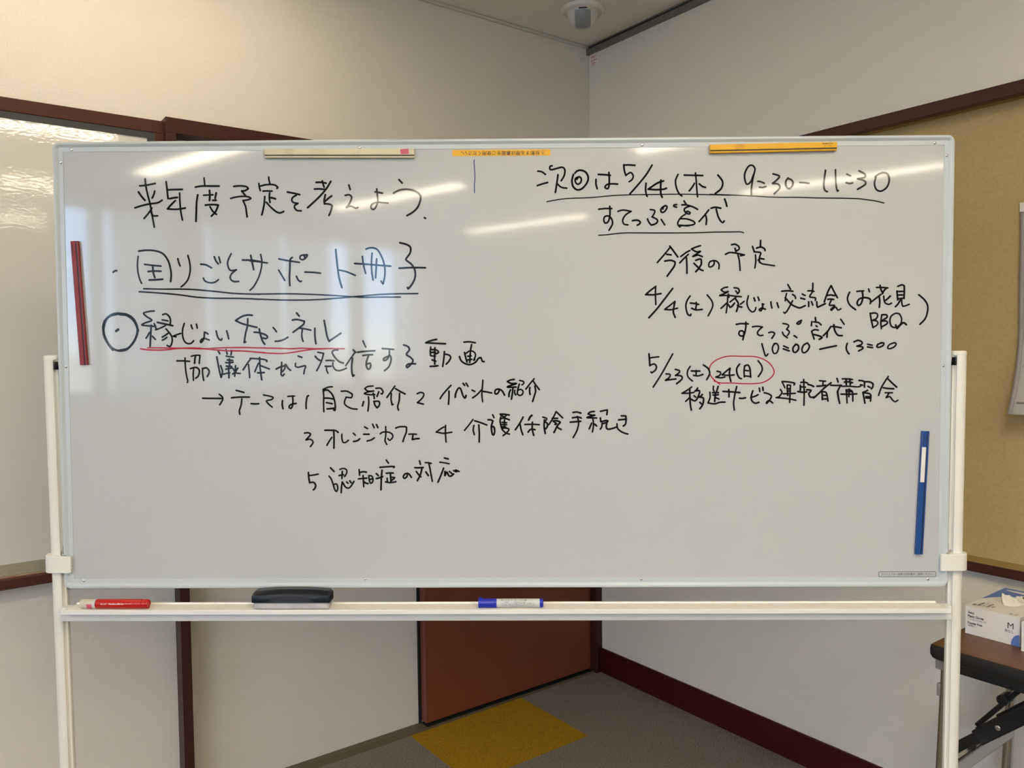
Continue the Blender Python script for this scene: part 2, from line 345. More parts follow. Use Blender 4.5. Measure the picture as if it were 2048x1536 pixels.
b = MB(); b.prism([(-.073,.766),(.0,.764),(.048,.764),(.048,.795),(-.068,.795),(-.073,.791)], 0, FX0, FX1); b.build('bottom_ledge', M['brown'], WB, mw=inv, bevel=.0012)
b = MB(); b.box(FX0+.01, FX1-.005, -.0655, -.050, .7948, .7962); b.build('worn_ledge_top', M['raw'], WB, mw=inv)

# ================================================================ pinboard in the right wall
PB = empty('pinboard', Vector((0, (PY0+PY1)/2, .76))); tag(PB, 'tan cloth pinboard set in a dark brown frame in the right wall', 'pinboard'); inv = PB.matrix_world.inverted()
b = MB(); b.box(.030, .044, PY1+.02, PY0-.02, .78, 2.02); b.build('pin_surface', M['pin'], PB, mw=inv)
b = MB(); b.box(-.03, 0, PY1, PY0, 2.004, 2.038); b.build('top_rail', M['dark_brown'], PB, mw=inv, bevel=.0015)
b = MB(); b.box(-.03, 0, PY1, PY0, .762, .788); b.build('bottom_rail', M['dark_brown'], PB, mw=inv, bevel=.0015)
for y0, y1 in ((PY1, PY1+.03), (PY0-.03, PY0)):
    b = MB(); b.box(-.03, 0, y0, y1, .788, 2.004); b.build('side_rail', M['dark_brown'], PB, mw=inv, bevel=.0015)
b = MB(); b.box(-.028, .044, PY1+.01, PY0-.01, 2.006, 2.028); b.build('inner_lining', M['tan'], PB, mw=inv)
b = MB(); b.box(-.028, .044, PY1+.01, PY0-.01, .768, .790); b.build('inner_lining', M['tan'], PB, mw=inv)
b = MB()
for dz in (0, .012): b.prism([(-1.525-dz*4, 1.452+dz), (-1.62, 1.39+dz*.7), (-1.62, 1.386+dz*.7), (-1.525-dz*4, 1.448+dz)], 0, .0295, .0299)
# calendar hung on the pinboard: grey margin, curled foot
K = empty('calendar', Vector((.025, -1.80, 1.75))); tag(K, 'paper wall calendar with a grey margin and curled foot on the pinboard', 'calendar'); inv = K.matrix_world.inverted()
def curl(y0, y1, z0, z1, dz=0.0):
    bb = MB(); n = 24; vs = []
    for k in range(n+1):
        z = z1+(z0-z1)*k/n; q = max(0, (1.42-z)/.22); x = .026-.004-.060*q*q-dz
        vs += [(x, y0, z), (x, y1, z)]
    bb.add(vs, [(2*k, 2*k+1, 2*k+3, 2*k+2) for k in range(n)]); return bb
YC = -1.618
def sheet(name, m, y0, y1, z0, z1, dz): 
    o = curl(y0, y1, z0, z1, dz).build(name, m, K, mw=inv); s = o.modifiers.new('paper', 'SOLIDIFY'); s.thickness = .0012; s.offset = 0; return o
sheet('calendar_sheet', M['cal'], YC-.38, YC, 1.192, 1.735, 0)
sheet('grey_margin', M['cal_g'], YC-.011, YC, 1.192, 1.713, .0016)
for z in (1.315, 1.222): sheet('printed_rule', M['cal_g'], YC-.36, YC-.016, z-.003*(z<1.3), z+.001, .0016)
b = MB(); b.box(.017, .027, YC-.39, YC+.001, 1.713, 1.737); b.build('binding_strip', M['card'], K, mw=inv, bevel=.001)

# ================================================================ domed sensor on the ceiling
D = empty('dome_sensor', Vector((-.271, -.262, H))); tag(D, 'round white domed sensor on the ceiling near the room corner', 'sensor')
b = MB(); b.lathe([(.080,0),(.081,-.004),(.078,-.012),(.070,-.016),(.066,-.014),(.064,-.012),(.062,-.0165),(.0,-.0165)], (0,0,0), (0,0,1), 48); b.build('base_ring', M['white'], D)
b = MB(); b.lathe([(.0585,-.016)]+[(.0585*math.cos(a), -.020-.052*math.sin(a)) for a in [math.radians(x) for x in range(0, 91, 9)]], (0,0,0), (0,0,1), 48); b.build('dome', M['dome'], D)
# grey lens band across the dome, facing the room
v = Vector((-2.27+.271, -2.47+.262, 0)).normalized(); sd = Vector((-v.y, v.x, 0))
b = MB(); na, nb = 14, 12; vs = []
for i in range(na+1):
    el = math.radians(4+80*i/na)
    for j in range(nb+1):
        w = -.029+.058*j/nb; R0 = .0592; rad = R0*math.cos(el); hz = -.020-(.0530)*math.sin(el)
        ww = max(-rad*.98, min(rad*.98, w)); pt = sd*ww+v*math.sqrt(max(0, rad*rad-ww*ww)); vs.append((pt.x, pt.y, hz))
b.add(vs, [(i*(nb+1)+j, i*(nb+1)+j+1, (i+1)*(nb+1)+j+1, (i+1)*(nb+1)+j) for i in range(na) for j in range(nb)]); b.build('grey_lens', M['dome_g'], D)
b = MB(); c = v*.0590+Vector((0,0,-.0195)); b.bar(c-sd*.014, c+sd*.016, v, .004, .002); b.build('lens_slot', M['navy'], D)
INK = [
('handwritten_lettering', 'k', 4.20, 'heading in black marker along the top left of the board', '''-7203,3810 -7195,3683 -7162,3507 -7113,3295 -7082,3100 -7039,2841
-7317,3670 -7184,3683 -7001,3717
-7345,3547 -7279,3451 -7217,3380
-7016,3562 -7035,3492 -7069,3425
-7424,3230 -7265,3278 -7104,3309 -6960,3329 -6870,3378
-7079,3224 -7144,3127 -7243,3016
-7107,3153 -7064,3079 -7038,3064 -6966,3067
-6779,3751 -6764,3610 -6747,3412
-6744,3585 -6615,3591 -6454,3593
-6712,3408 -6636,3425 -6557,3432
-6509,3520 -6506,3343 -6495,3167 -6464,2979
-6598,3369 -6684,3291 *-6763,3204 -6588,3195 -6401,3219
-6007,3819 -5995,3671
-6185,3637 -6060,3657 -5864,3656 -5707,3655
-6142,3482 -6166,3341 -6177,3164 -6189,2952
-6021,3474 -5939,3477 -5831,3479
-5901,3568 -5896,3462 -5905,3367
-5766,3518 -5778,3461 -5790,3409
-5841,3370 -5769,3370
-5993,3276 -5835,3285 *-5728,3274 -5785,3144 -5872,3053
-5897,3240 -5838,3144 -5768,3087
-5407,3645 -5293,3655 -5151,3640 *-5116,3597 -5179,3559 *-5248,3553 -5215,3510 -5179,3471
-5476,3406 -5333,3437 -5154,3443 -5062,3403 *-5138,3372 *-5227,3362 -5176,3245 -5157,3104 -5147,3033
-4696,3828 -4691,3763 -4675,3705
-4897,3700 -4891,3635 -4870,3558
-4868,3647 -4740,3676 -4589,3671 -4515,3622 -4534,3600
-4817,3547 -4723,3550 -4633,3545
-4781,3439 -4803,3253 -4848,3070
-4682,3512 -4691,3419 -4678,3319
-4676,3415 -4622,3409 -4568,3389
-4753,3323 -4653,3214 -4542,3124 -4467,3109 -4403,3138
-4321,3524 -4197,3501 -4074,3471
-4142,3460 -4217,3416 -4237,3360 -4200,3313 *-4114,3296 -4183,3248 -4172,3192 -4128,3151 -4049,3147
-3736,3713 -3649,3716 -3537,3697
-3611,3742 -3601,3690 -3576,3616
-3775,3580 -3670,3583 -3557,3571
-3442,3730 -3539,3578 -3691,3412 -3916,3209
-3555,3463 -3579,3355 -3573,3281
-3428,3440 -3504,3385 -3568,3326
-3573,3285 -3486,3277 -3423,3243 -3451,3131 -3486,3050
-3076,3656 -3051,3567
-3154,3449 -3071,3460 -3023,3415 -3054,3315 -3131,3204
-3130,3211 -3064,3233 -2999,3221 -2943,3191 -2898,3206
-2514,3574 -2504,3459 -2498,3311 -2549,3190 -2594,3163 -2638,3207 -2608,3274 -2498,3307 -2397,3299 -2288,3290
-2545,3515 -2470,3503 -2399,3488
-2062,3756 -1999,3689
-2174,3490 -2057,3545 -1907,3562 -1757,3532 -1645,3453 -1631,3360 -1685,3212 -1780,3110 -1908,3035
-1556,2992 -1534,2977'''),
('handwritten_lettering', 'k', 4.00, 'support booklet line in black marker, double underlined', '''-7900,1935 -7864,1963 -7828,1967
-7366,2358 -7215,2375 -7036,2363 -6876,2302 -6772,2159 -6725,1981 -6717,1857 -6731,1739
-7383,2252 -7401,2092 -7394,1932 -7361,1790 -7324,1707
-7254,2091 -7114,2072 -6921,2053
-7090,2055 -7082,1930 -7052,1823
-7189,1945 -7063,1955 -6923,1950
-7168,1774 -7031,1777 -6891,1787
-6574,2200 -6557,2122 -6530,2055
-6368,2263 -6335,2121 -6328,1961 -6367,1801 -6441,1695 -6521,1631
-6110,2087 -6003,2072 -5893,2011
-5831,2235 -5801,2153 -5752,2089
-5738,2230 -5721,2170 -5708,2113
-6062,1806 -6027,1746 -5938,1710 -5831,1720 -5754,1773
-5486,2293 -5554,2151 -5556,2045 -5504,1956 *-5385,1969 -5487,1885 -5514,1796 -5454,1735 -5343,1734
-5256,2164 -5070,2159 -4892,2129
-5090,2255 -5062,2130 -5034,1970
-5106,2146 -4955,2130 -4752,2103
-5085,2254 -5065,2116 -5034,1970
-4888,2276 -4864,2133 -4886,1965 -4942,1797 -5040,1628 -5117,1554
-4520,2183 -4351,2149 -4099,2110
-4244,2208 -4287,2167 -4297,1980 -4308,1793 -4303,1643
-4524,1955 -4469,1861 -4403,1748
-4167,1829 -4131,1754 -4094,1724 -4067,1731
-4010,2262 -4078,2240 -4086,2184 -4030,2162 -3973,2202 -3934,2258 -3972,2262 -4001,2232 -3973,2191
-3992,1914 -3827,1906 -3676,1890
-3360,2366 -3347,2198 -3324,1974 -3297,1786 -3246,1595
-3298,1951 -3148,1916 -2972,1841
-2980,2080 -2731,2063 -2506,2043 -2250,2023
-2820,2221 -2799,2045 -2760,1880
-2746,2370 -2652,2395 -2521,2361 -2421,2192 -2371,2005 -2373,1818 -2409,1665 *-2409,1665 -2449,1721
-2623,2287 -2637,2119 -2635,1932 -2611,1745
-2531,2171 -2544,1987 -2558,1789
-2057,2492 -1918,2454 -1844,2394 -1856,2282 -1936,2167 -1922,2133 -1828,2058 -1762,1945 -1756,1796 -1814,1665 -1897,1564 *-1897,1564 -1912,1587
-2077,1981 -1829,1990 -1547,1985'''),
('handwritten_lettering', 'k', 4.00, 'channel line in black marker with a big circle in front', '''-7080,1146 -7189,1136 -7301,1100 *-7225,1023 -7132,957 *-7245,914 -7344,864 *-7212,843 -7070,832
-7148,853 -7161,694 -7181,424
-7188,708 -7224,644 -7259,593
-7132,633 -7069,569
-7086,886 -7060,829 -7044,768
-6908,1070 -6833,1084 *-6773,1029 -6751,962 -6760,877
-6921,963 -6853,952 -6802,942
-7020,913 -6872,881 -6709,843
-6855,848 -6958,798 -7061,761
-6847,780 -6774,692 -6728,607 -6730,506 -6770,422 -6830,442
-6808,689 -6877,642 -6925,615
-6834,608 -6879,574 -6927,551
-6546,687 -6639,657 -6701,631 *-6701,631 -6646,617
-6471,889 -6508,758 -6507,623 -6472,521 -6405,477 -6337,487 -6285,537
-6329,858 -6320,814 -6307,780
-6223,871 -6214,834 -6208,793
-6064,708 -6069,621 -6098,536 -6139,496 -6145,536 -6080,583 -5969,549
-6064,708 -6027,695 -5990,671
-5822,731 -5797,619 -5758,558 -5724,544 -5707,575
-5609,733 -5586,652 -5571,571
-5079,1046 -5172,1052 -5288,1024 *-5420,942 -5305,884 -5147,837 -4988,801
-5173,975 -5181,840 -5222,682 -5254,495 *-5254,495 -5225,506
-5048,704 -4933,689 -4818,651 -4775,607 -4805,572 -4877,585
-4940,767 -4919,651 -4878,522 -4835,458
-4656,794 -4619,750 -4591,707
-4620,515 -4516,526 -4429,557 -4359,599
-4175,1090 -4124,1026
-4264,944 -4163,955 *-4019,919 -4034,862 -4122,791 -4253,697
-4113,779 -4007,764 -3892,738
-4059,762 -4075,661 -4070,575 -4051,511
-3807,775 -3809,660 -3802,545 -3789,461
-3615,932 -3591,788 -3561,615 *-3520,512 -3418,580 -3278,674'''),
('red_underline', 'r', 3.10, 'red double underline below the channel line', '''-7233,397 -6951,395 -6611,387 -6186,371 -5846,383 -5557,391 -4831,384
-7376,377 -7224,356 -7020,348 -6815,358 -6611,380 -6271,388 -5932,356 -5593,327 -5253,319 -4833,286
-5531,391 -5300,394 -5010,384 -4577,373 -4288,363 -4071,371 -3782,360 -3493,362 -3213,357
-5532,335 -5446,329 -5214,319 -5012,295 -4752,276 -4492,266 -4289,285 -4057,322 -3825,349 -3565,359'''),
('handwritten_lettering', 'k', 3.90, 'line about videos in black marker, below the red underline', '''-6638,127 -6508,126 -6376,116
-6470,187 -6467,11 -6450,-158 -6425,-277 -6436,-314
-6340,220 -6251,240 -6163,236 *-6163,236 -6175,145 -6183,71
-6251,240 -6269,162 -6278,78
-6297,-24 -6310,-142 -6306,-271
-6365,-33 -6256,-7 -6186,-58 -6202,-177 -6261,-227
-6117,-25 -6116,-143 -6098,-275
-6117,-35 -6035,-18 -5979,-93 -6022,-194
-5790,329 -5758,268
-5627,352 -5605,260
-5516,314 -5530,243
-5820,204 -5793,42 -5765,-111 -5740,-213 *-5740,-213 -5710,-94 -5745,24
-5629,220 -5555,206 -5477,199
-5607,142 -5556,135 -5495,131
-5639,88 -5574,84 -5489,94
-5563,159 -5562,7
-5627,17 -5559,10 -5518,6
-5641,-47 -5559,-31 -5519,-24
-5586,-10 -5578,-129 -5580,-224
-5698,-152 -5629,-132 -5561,-122
-5498,-28 -5442,-113 -5398,-133 -5347,-133
-5440,23 -5448,-79 -5461,-190
-5393,-25 -5442,-96 -5500,-146
-5118,170 -5184,89 -5288,-63
-5174,45 -5163,-80 -5155,-222
-5138,170 -4995,163 -4860,148 -4793,124 -4803,104
-4944,186 -4943,71 -4932,-81 -4908,-268
-4970,71 -5009,-13 -5048,-104
-4944,27 -4863,-4 -4751,-48
-4990,-125 -4916,-125 -4854,-119
-4609,-49 -4523,-5 -4438,14
-4495,86 -4504,-66 -4509,-168 -4475,-188 -4448,-151
-4421,45 -4439,-50 -4484,-100
-4404,34 -4371,-27 -4317,-78
-4157,212 -4079,185
-4210,67 -4218,10 -4167,-17 -4082,2 -4007,12 -4032,-69 -4047,-147
-3756,288 *-3637,267 -3673,132 -3726,14 -3782,-87
-3808,207 -3758,149 -3690,112
-3589,118 -3504,121 -3426,111
-3607,3 -3540,0 -3489,3
-3580,-3 -3581,-71 -3552,-139
-3343,333 -3421,327 -3462,283 -3406,182 -3322,97 -3238,66
-3448,71 -3452,13 -3409,-61 -3342,-89 -3257,-72 -3175,-39
-3031,332 -2984,281
-3008,264 -3084,163 -3188,12
-3047,163 -3066,11 -3064,-124 -3045,-202 *-3045,-202 -3021,-182
-2833,516 -2777,388
-2947,284 -2778,303 -2592,313
-2836,216 -2745,229 -2640,232
-2721,212 -2763,94 -2765,-7 -2725,-65 -2687,-25 -2686,60 -2747,43
-2439,356 -2321,348 -2212,338
-2294,311 -2302,210 -2357,126 -2418,116 -2407,160 -2339,193 -2278,210 -2262,125 -2308,-10 -2400,-94
-2005,428 -1914,393 -1888,326 -1950,235 -1866,174 -1816,106 -1868,22 -1936,-35 -1952,6 -1901,42 -1766,42
-1332,538 -1457,509 *-1552,469 -1357,458 -1151,447
-1452,381 -1463,290 -1457,205
-1442,330 -1341,323 -1291,275 -1342,245
-1367,367 -1376,188 -1374,36
-1436,273 -1358,276
-1443,205 -1359,195
-1427,121 -1353,94
-1466,-10 -1378,-8 -1310,2
-1176,288 -1187,153 -1212,-15
-1176,238 -1088,220 -1048,170 -1090,86 -1141,35
-776,478 -665,484 -547,463
-621,427 -646,286 -661,66
-767,269 -744,168 -718,73
-734,252 -649,302 -565,268 -545,201 -583,100 -559,127
-700,191 -633,198
-701,117 -623,127
-869,186 -836,101 -752,40 -651,23 -549,66 -481,150 *-431,160 -404,85 -370,82'''),
('handwritten_lettering', 'k', 3.90, 'themes line with an arrow in black marker', '''-6126,-638 -5980,-642 -5741,-644
-5784,-558 -5717,-620 -5725,-688 -5778,-772
-5435,-482 -5347,-503 -5280,-524
-5534,-631 -5367,-618 -5166,-619
-5323,-656 -5343,-791 -5378,-893 -5370,-971
-5134,-752 -5063,-759 -4981,-756
-4879,-576 -4754,-601 -4680,-632 -4721,-675 -4820,-699 -4764,-777 -4703,-825
-4490,-694 -4499,-778 -4483,-860
-4380,-609 -4312,-603 -4244,-603
-4282,-627 -4277,-711 -4299,-830 -4333,-854 -4360,-830 -4329,-779 -4213,-752
-3955,-594 *-3986,-611 -4009,-747 -4010,-859
-3467,-417 -3563,-427 *-3655,-470 -3647,-613 -3652,-765 -3648,-925
-3631,-491 -3563,-484 -3480,-563 -3430,-681 -3412,-817 -3423,-905 -3447,-885
-3648,-647 -3543,-648 -3439,-669
-3595,-740 -3530,-750 -3476,-762
-3582,-866 -3516,-863 -3435,-852
-3287,-508 -3167,-509 *-3063,-569 -3079,-638 *-3193,-629 -3193,-643 -3224,-718 -3216,-778 -3141,-838 -3052,-869 -2968,-875
-2636,-404 -2747,-415 *-2807,-460 -2733,-511 -2613,-503 *-2748,-526 -2821,-558 -2719,-580 -2599,-580
-2732,-625 -2727,-750 -2747,-915
-2832,-720 -2857,-810
-2635,-550 -2621,-601 -2615,-661
-2580,-452 -2478,-453 *-2431,-527 -2456,-572 -2474,-560
-2521,-524 -2540,-572 -2558,-617
-2622,-715 -2602,-796 -2558,-850 *-2558,-850 -2512,-796 -2517,-721 -2601,-718
-2191,-409 -2255,-498 -2355,-638
-2179,-460 -2090,-514 -1983,-571
-2264,-558 -2272,-678 -2252,-791 *-2252,-791 -2231,-780
-2097,-559 -2107,-708 -2139,-828 -2121,-897
-1738,-567 -1672,-540 -1613,-555 -1604,-606 -1659,-681 -1737,-749 *-1737,-749 -1675,-764 -1615,-779
-1047,-400 -1152,-509 -1233,-608 -1271,-670
-1090,-516 -1089,-633 -1102,-783
-962,-641 -954,-572 -916,-485 -876,-448 -841,-498 -805,-610 -765,-662 -748,-635 -743,-605
-803,-361 -768,-399
-741,-356 -721,-386 -701,-421
-618,-499 -563,-526
-609,-656 -519,-591 -431,-500
-397,-296 -406,-413 -419,-587 -405,-736
-406,-525 -320,-537 -220,-558
-71,-479 -71,-526 -109,-576 -151,-571 -145,-501 -83,-479 -9,-514 43,-604
241,-284 154,-299 *99,-328 178,-366 290,-366 *178,-403 93,-438 178,-443 277,-441
215,-451 202,-565 182,-684
165,-495 135,-564 132,-632
252,-503 247,-553 269,-602
352,-305 427,-330 436,-362 399,-397
344,-379 314,-478 301,-578
314,-503 376,-489 421,-529 401,-591 351,-613 306,-585
643,-274 575,-355 476,-482
625,-318 674,-393 751,-495
558,-450 550,-517 562,-591
657,-420 674,-517 649,-617 611,-738'''),
('handwritten_lettering', 'k', 3.90, 'third line with the words for cafe and care insurance, black marker', '''-4052,-1360 -3974,-1354 -3926,-1381 -3958,-1432 -4024,-1500 *-4024,-1500 -3925,-1490 -3878,-1552 -3934,-1637
-3633,-1304 -3514,-1305 -3412,-1312 -3361,-1350
-3453,-1305 -3448,-1469 -3454,-1673
-3492,-1451 -3551,-1536 -3596,-1611
-3287,-1387 -3285,-1486 -3262,-1554 -3211,-1555 -3153,-1511
-3052,-1368 -3009,-1409
-3048,-1538 -2973,-1522 -2921,-1484
-2820,-1240 -2759,-1274
-2839,-1389 -2784,-1390 -2730,-1390
-2772,-1529 -2684,-1506 -2625,-1465
-2656,-1183 -2623,-1258
-2575,-1193 -2548,-1255
-2502,-1381 -2444,-1347 -2342,-1347 -2258,-1388 -2248,-1456 -2310,-1517 -2347,-1480
-2388,-1235 -2387,-1405 -2405,-1524 -2369,-1599
-2182,-1266 -2103,-1240 -1985,-1240 *-1961,-1254 -1969,-1356 -2011,-1457 -2039,-1542
-1918,-1393 -1833,-1390 -1762,-1394
-1830,-1407 *-1848,-1502 -1767,-1486 -1709,-1483
-1164,-1216 -1169,-1376 -1157,-1556
-1198,-1247 -1273,-1291 -1358,-1351 *-1358,-1351 -1206,-1376 -1040,-1356
-604,-1097 -695,-1218 -779,-1320
-570,-1124 -449,-1162 -324,-1212
-586,-1219 -601,-1313 -579,-1408
-487,-1208 -477,-1390 -482,-1557
-202,-1004 -176,-1061
-297,-1106 -241,-1106 -199,-1129
-199,-1129 -230,-1239 -219,-1372 -189,-1421 -162,-1334 -185,-1243 -223,-1258
-51,-990 44,-994 134,-1010
-36,-1016 43,-1047 70,-1017
-51,-1088 24,-1070 138,-1108
-40,-1050 -52,-1145 -22,-1278
-14,-1157 81,-1165
-14,-1202 80,-1206
-33,-1248 61,-1252
39,-1108 35,-1248
-15,-1282 61,-1275 129,-1301 79,-1373 7,-1430
-15,-1301 61,-1373 136,-1400
418,-1052 345,-1185 258,-1310
353,-1192 378,-1318 412,-1416
591,-1015 554,-1053 527,-1114
599,-1019 561,-1057 534,-1110
451,-1204 591,-1201 746,-1209
606,-1159 602,-1300 631,-1425
518,-1360 571,-1303 658,-1311
818,-1054 901,-1085 874,-1130 852,-1149
852,-1111 844,-1244 866,-1388
852,-1149 912,-1187 904,-1263 859,-1304
1090,-942 1026,-1074 942,-1210
1109,-961 1165,-1018 1222,-1071
1007,-1082 1120,-1082
1029,-1135 1101,-1131 1173,-1162 1119,-1226 1044,-1370
1033,-1142 1101,-1196 1063,-1207
1101,-1245 1138,-1283 1191,-1310
1433,-962 1516,-955 1592,-978
1422,-1072 1535,-1057 1599,-1077
1376,-1159 1497,-1152 1588,-1145
1520,-1046 1546,-1171 1516,-1322 1436,-1474
1867,-945 1780,-956 *1739,-994 1818,-1021 1886,-1017 *1780,-1047 1709,-1070 1818,-1074 1912,-1078
1837,-1085 1848,-1229 1829,-1362
1810,-1184 1784,-1248 1761,-1297
1874,-1203 1912,-1241
1992,-942 2120,-916 *2131,-920 2120,-1011
1988,-1078 *1999,-1154 2120,-1128 2139,-1155 2044,-1192
2025,-1184 2014,-1268 1984,-1305
2120,-1166 2108,-1268 2138,-1306 2214,-1299 2327,-1261
2414,-1035 2497,-1039 *2508,-1047 2504,-1194 2455,-1243
2361,-1118 2440,-1111 2519,-1107
2327,-1197 2338,-1288 2421,-1364 2546,-1410'''),
('handwritten_lettering', 'k', 3.90, 'fifth point about dementia in black marker, lowest line on the left', '''-3983,-2169 -3977,-2268 -3962,-2381
-3970,-2234 -3885,-2224 -3782,-2204
-3962,-2381 -3887,-2371 -3840,-2423 -3851,-2491 -3886,-2528
-3528,-2075 -3458,-2150
-3561,-2246 -3518,-2304 -3478,-2424 -3446,-2527 -3412,-2564 -3384,-2493 -3410,-2407 -3465,-2424
-3338,-2110 -3269,-2090 -3202,-2117 -3199,-2186 -3244,-2257
-3287,-2148 -3295,-2236 -3296,-2298
-3357,-2236 -3305,-2226 -3264,-2219
-3290,-2366 -3309,-2476 -3317,-2589
-3274,-2390 -3224,-2476 -3156,-2493 -3104,-2442 -3052,-2357
-3205,-2367 -3171,-2398
-3137,-2346 -3110,-2384
-2943,-2115 -2934,-2231
-2930,-2173 -2862,-2160 -2794,-2167
-2959,-2306 -2864,-2296 -2785,-2290
-2863,-2238 -2857,-2358 -2852,-2467
-2857,-2358 -2797,-2399 -2763,-2402
-2744,-2238 -2738,-2324 -2712,-2399 -2663,-2358 -2676,-2256 -2744,-2238
-2738,-2324 -2683,-2307
-2383,-1922 -2339,-1984
-2514,-2069 -2367,-2059 -2221,-2053 -2231,-2073
-2473,-2130 -2489,-2291 -2499,-2533
-2590,-2198 -2550,-2239
-2591,-2301 -2523,-2284 -2461,-2260
-2386,-2192 -2301,-2185 -2243,-2189
-2301,-2196 -2298,-2274 -2292,-2360
-2291,-2274 -2217,-2278
-2370,-2291 -2364,-2363
-2405,-2370 -2303,-2384 -2190,-2367
-2217,-2292 -2285,-2343
-1961,-2200 -1961,-2258 -2013,-2299 -2040,-2265 -2002,-2207 -1933,-2200 -1873,-2279
-1703,-1939 -1687,-2010
-1800,-2078 -1722,-2082 -1630,-2075
-1654,-2089 -1689,-2225 -1751,-2345
-1773,-2157 -1723,-2225 -1679,-2270
-1585,-1977 -1517,-1980 -1466,-1994
-1510,-1997 -1481,-2158 -1445,-2363
-1576,-2168 -1526,-2243
-1193,-1883 -1115,-1904
-1289,-1968 -1194,-1982 -1099,-2002
-1212,-2091 -1264,-2227 -1330,-2380
-1185,-2159 -1186,-2244 *-1186,-2244 -1145,-2169 -1111,-2244 -1061,-2255 -1009,-2211
-1094,-2159 -1043,-2204
-1009,-2142 -941,-2173 *-964,-2132 -897,-2160'''),
('handwritten_lettering', 'k', 4.00, 'date and time of next meeting in black marker, underlined', '''737,3904 815,3892 890,3837
724,3616 814,3646 932,3677
1024,4007 984,3999 976,3953 1012,3929 1130,3959 1228,3978 1279,3931 1267,3814 1207,3710
1141,3827 1121,3679 1089,3477
1129,3648 1207,3581 1317,3561
1451,3832 1423,3716 1443,3599 1521,3528 1619,3547 1718,3655 1749,3772 1698,3877 1600,3917 1522,3898 1483,3859
1561,3785 1494,3754 1494,3676 1541,3637 1600,3676 1608,3753 1561,3789 1522,3735
1906,3732 1906,3634 1930,3545
1953,3829 2071,3824 2193,3811
2165,3866 2173,3710 2161,3574 2130,3543 2083,3575 2130,3629 2228,3640 2338,3635
2463,4019 2475,3902 2506,3805
2463,4011 2561,4014 2686,4006
2506,3809 2600,3863 2651,3804 2632,3726 2569,3680
3031,4007 2914,3821 2757,3628 2581,3431
2910,3646 2902,3530 2914,3432 2934,3385
3208,3706 3204,3566 3208,3430 3236,3364
3259,3691 3130,3645 *2953,3529 3110,3517 3267,3527 3318,3546
3552,3817 3502,3700 3522,3545 3581,3427 3632,3388
3677,3804 3834,3799 4045,3793
3900,3845 3917,3678 3933,3464 3945,3370
3882,3639 3835,3562 3776,3488
3979,3627 4038,3576 4101,3556
4350,3799 4441,3674 4422,3538 4297,3430
5068,3805 5091,3921 5032,3988 4954,3961 4888,3826 4893,3690 4936,3612 5014,3670 5064,3805 5045,3689 5023,3534 5024,3405
5151,3669 5210,3660 5280,3629
5183,3552 5250,3547 5312,3563
5455,3814 5580,3770 5541,3705 5444,3624 *5444,3624 5562,3607 5586,3529 5477,3418
5756,3730 5710,3665 5718,3567 5769,3516 5835,3566 5854,3644 5807,3703 5737,3715
5991,3639 6069,3635 6171,3622
6500,3880 6482,3736 6468,3581 6492,3480 6539,3453
6699,3886 6704,3715 6718,3560 6742,3459 6761,3478
6926,3799 7004,3763
6916,3628 6986,3612 7044,3624
7170,3863 7296,3788 7277,3730 7141,3704 *7141,3704 7278,3664 7298,3594 7143,3495
7491,3737 7549,3787 7646,3821 7744,3793 7773,3669 7728,3533 7612,3456 7514,3496 7481,3613 7511,3748'''),
('handwritten_lettering', 'k', 3.90, 'place name line in black marker under the next meeting date, underlined', '''1958,3136 2085,3149 2222,3148
2182,3191 2185,3022 2152,2889 2095,2856 2062,2906 2078,2983 2152,2999 2219,2939 2235,2839 2168,2716
2345,3090 2452,3116 *2613,3088 2502,3020 2442,2920 2466,2837 2546,2820
2639,2902 2736,2912 2793,2878 2786,2842 2736,2812
2996,3122 3086,3102 3070,3032 3030,2976
3033,2976 3137,2916 3120,2849 3020,2810
2940,2937 2970,2867 3020,2810
3217,2922 3254,2865 3287,2815
3306,3200 3236,3164 3206,3114 3220,3068 3270,3071 3320,3130 3330,3186 3270,3187 3246,3130
3526,3218 3473,3212 3470,3182 3526,3165
3672,3290 3719,3216
3629,3210 3719,3210 3853,3169 3946,3119
3786,3183 3703,3150 3676,3111 3703,3061 3770,3027 3800,3050 3746,3084 3703,3061
3703,3024 3620,2969 3557,2879 3554,2813 3594,2770
3604,2936 3737,2928 3870,2877 3887,2827 3787,2802 3604,2796
3587,2806 3687,2796 3771,2795
4169,3107 4087,3002 3977,2877
4113,2992 4127,2909 4117,2816
4216,3140 4302,3159 4412,3139
4319,3123 4353,2990 4404,2890 4454,2850 4480,2883
4488,3320 4512,3254 4532,3178'''),
('handwritten_lettering', 'k', 3.90, 'upcoming plans heading in black marker, right half of the board', '''3386,2350 3263,2201 3139,2061
3389,2388 3454,2303 3552,2170
3328,2224 3416,2212
3290,2089 3411,2103 *3493,2073 3485,1994 3338,1786
3793,2297 3705,2248 3611,2178
3764,2221 3690,2154 3591,2052
3726,2151 3735,1992 3736,1842
4005,2393 3896,2358 *3825,2327 3926,2270 4014,2284 *3926,2226 3847,2174 3955,2205 4044,2172
3912,2100 4015,2123 *4024,2020 3971,1932 3913,1873
3877,2041 3942,1976 4001,1917 4060,1893
4280,2086 4280,2018 4222,1966 4177,1975 4192,2063 4295,2092 4377,2032 4378,1926
4632,2406 4705,2418 4779,2367 4779,2309 4721,2288
4700,2335 4721,2271
4509,2216 4588,2251 4706,2242 4889,2202 *4889,2202 4809,2185
4759,2206 4789,2088 4805,1891
5213,2487 5211,2379
5052,2371 5088,2262 *5088,2262 5206,2253
5132,2336 5220,2358 5294,2320 5303,2287
5112,2201 5119,2072 5102,1939
5221,2232 5192,2144 5196,2048
5207,2130 5281,2115
5166,2101 5237,2027 5340,2006 5496,1981'''),
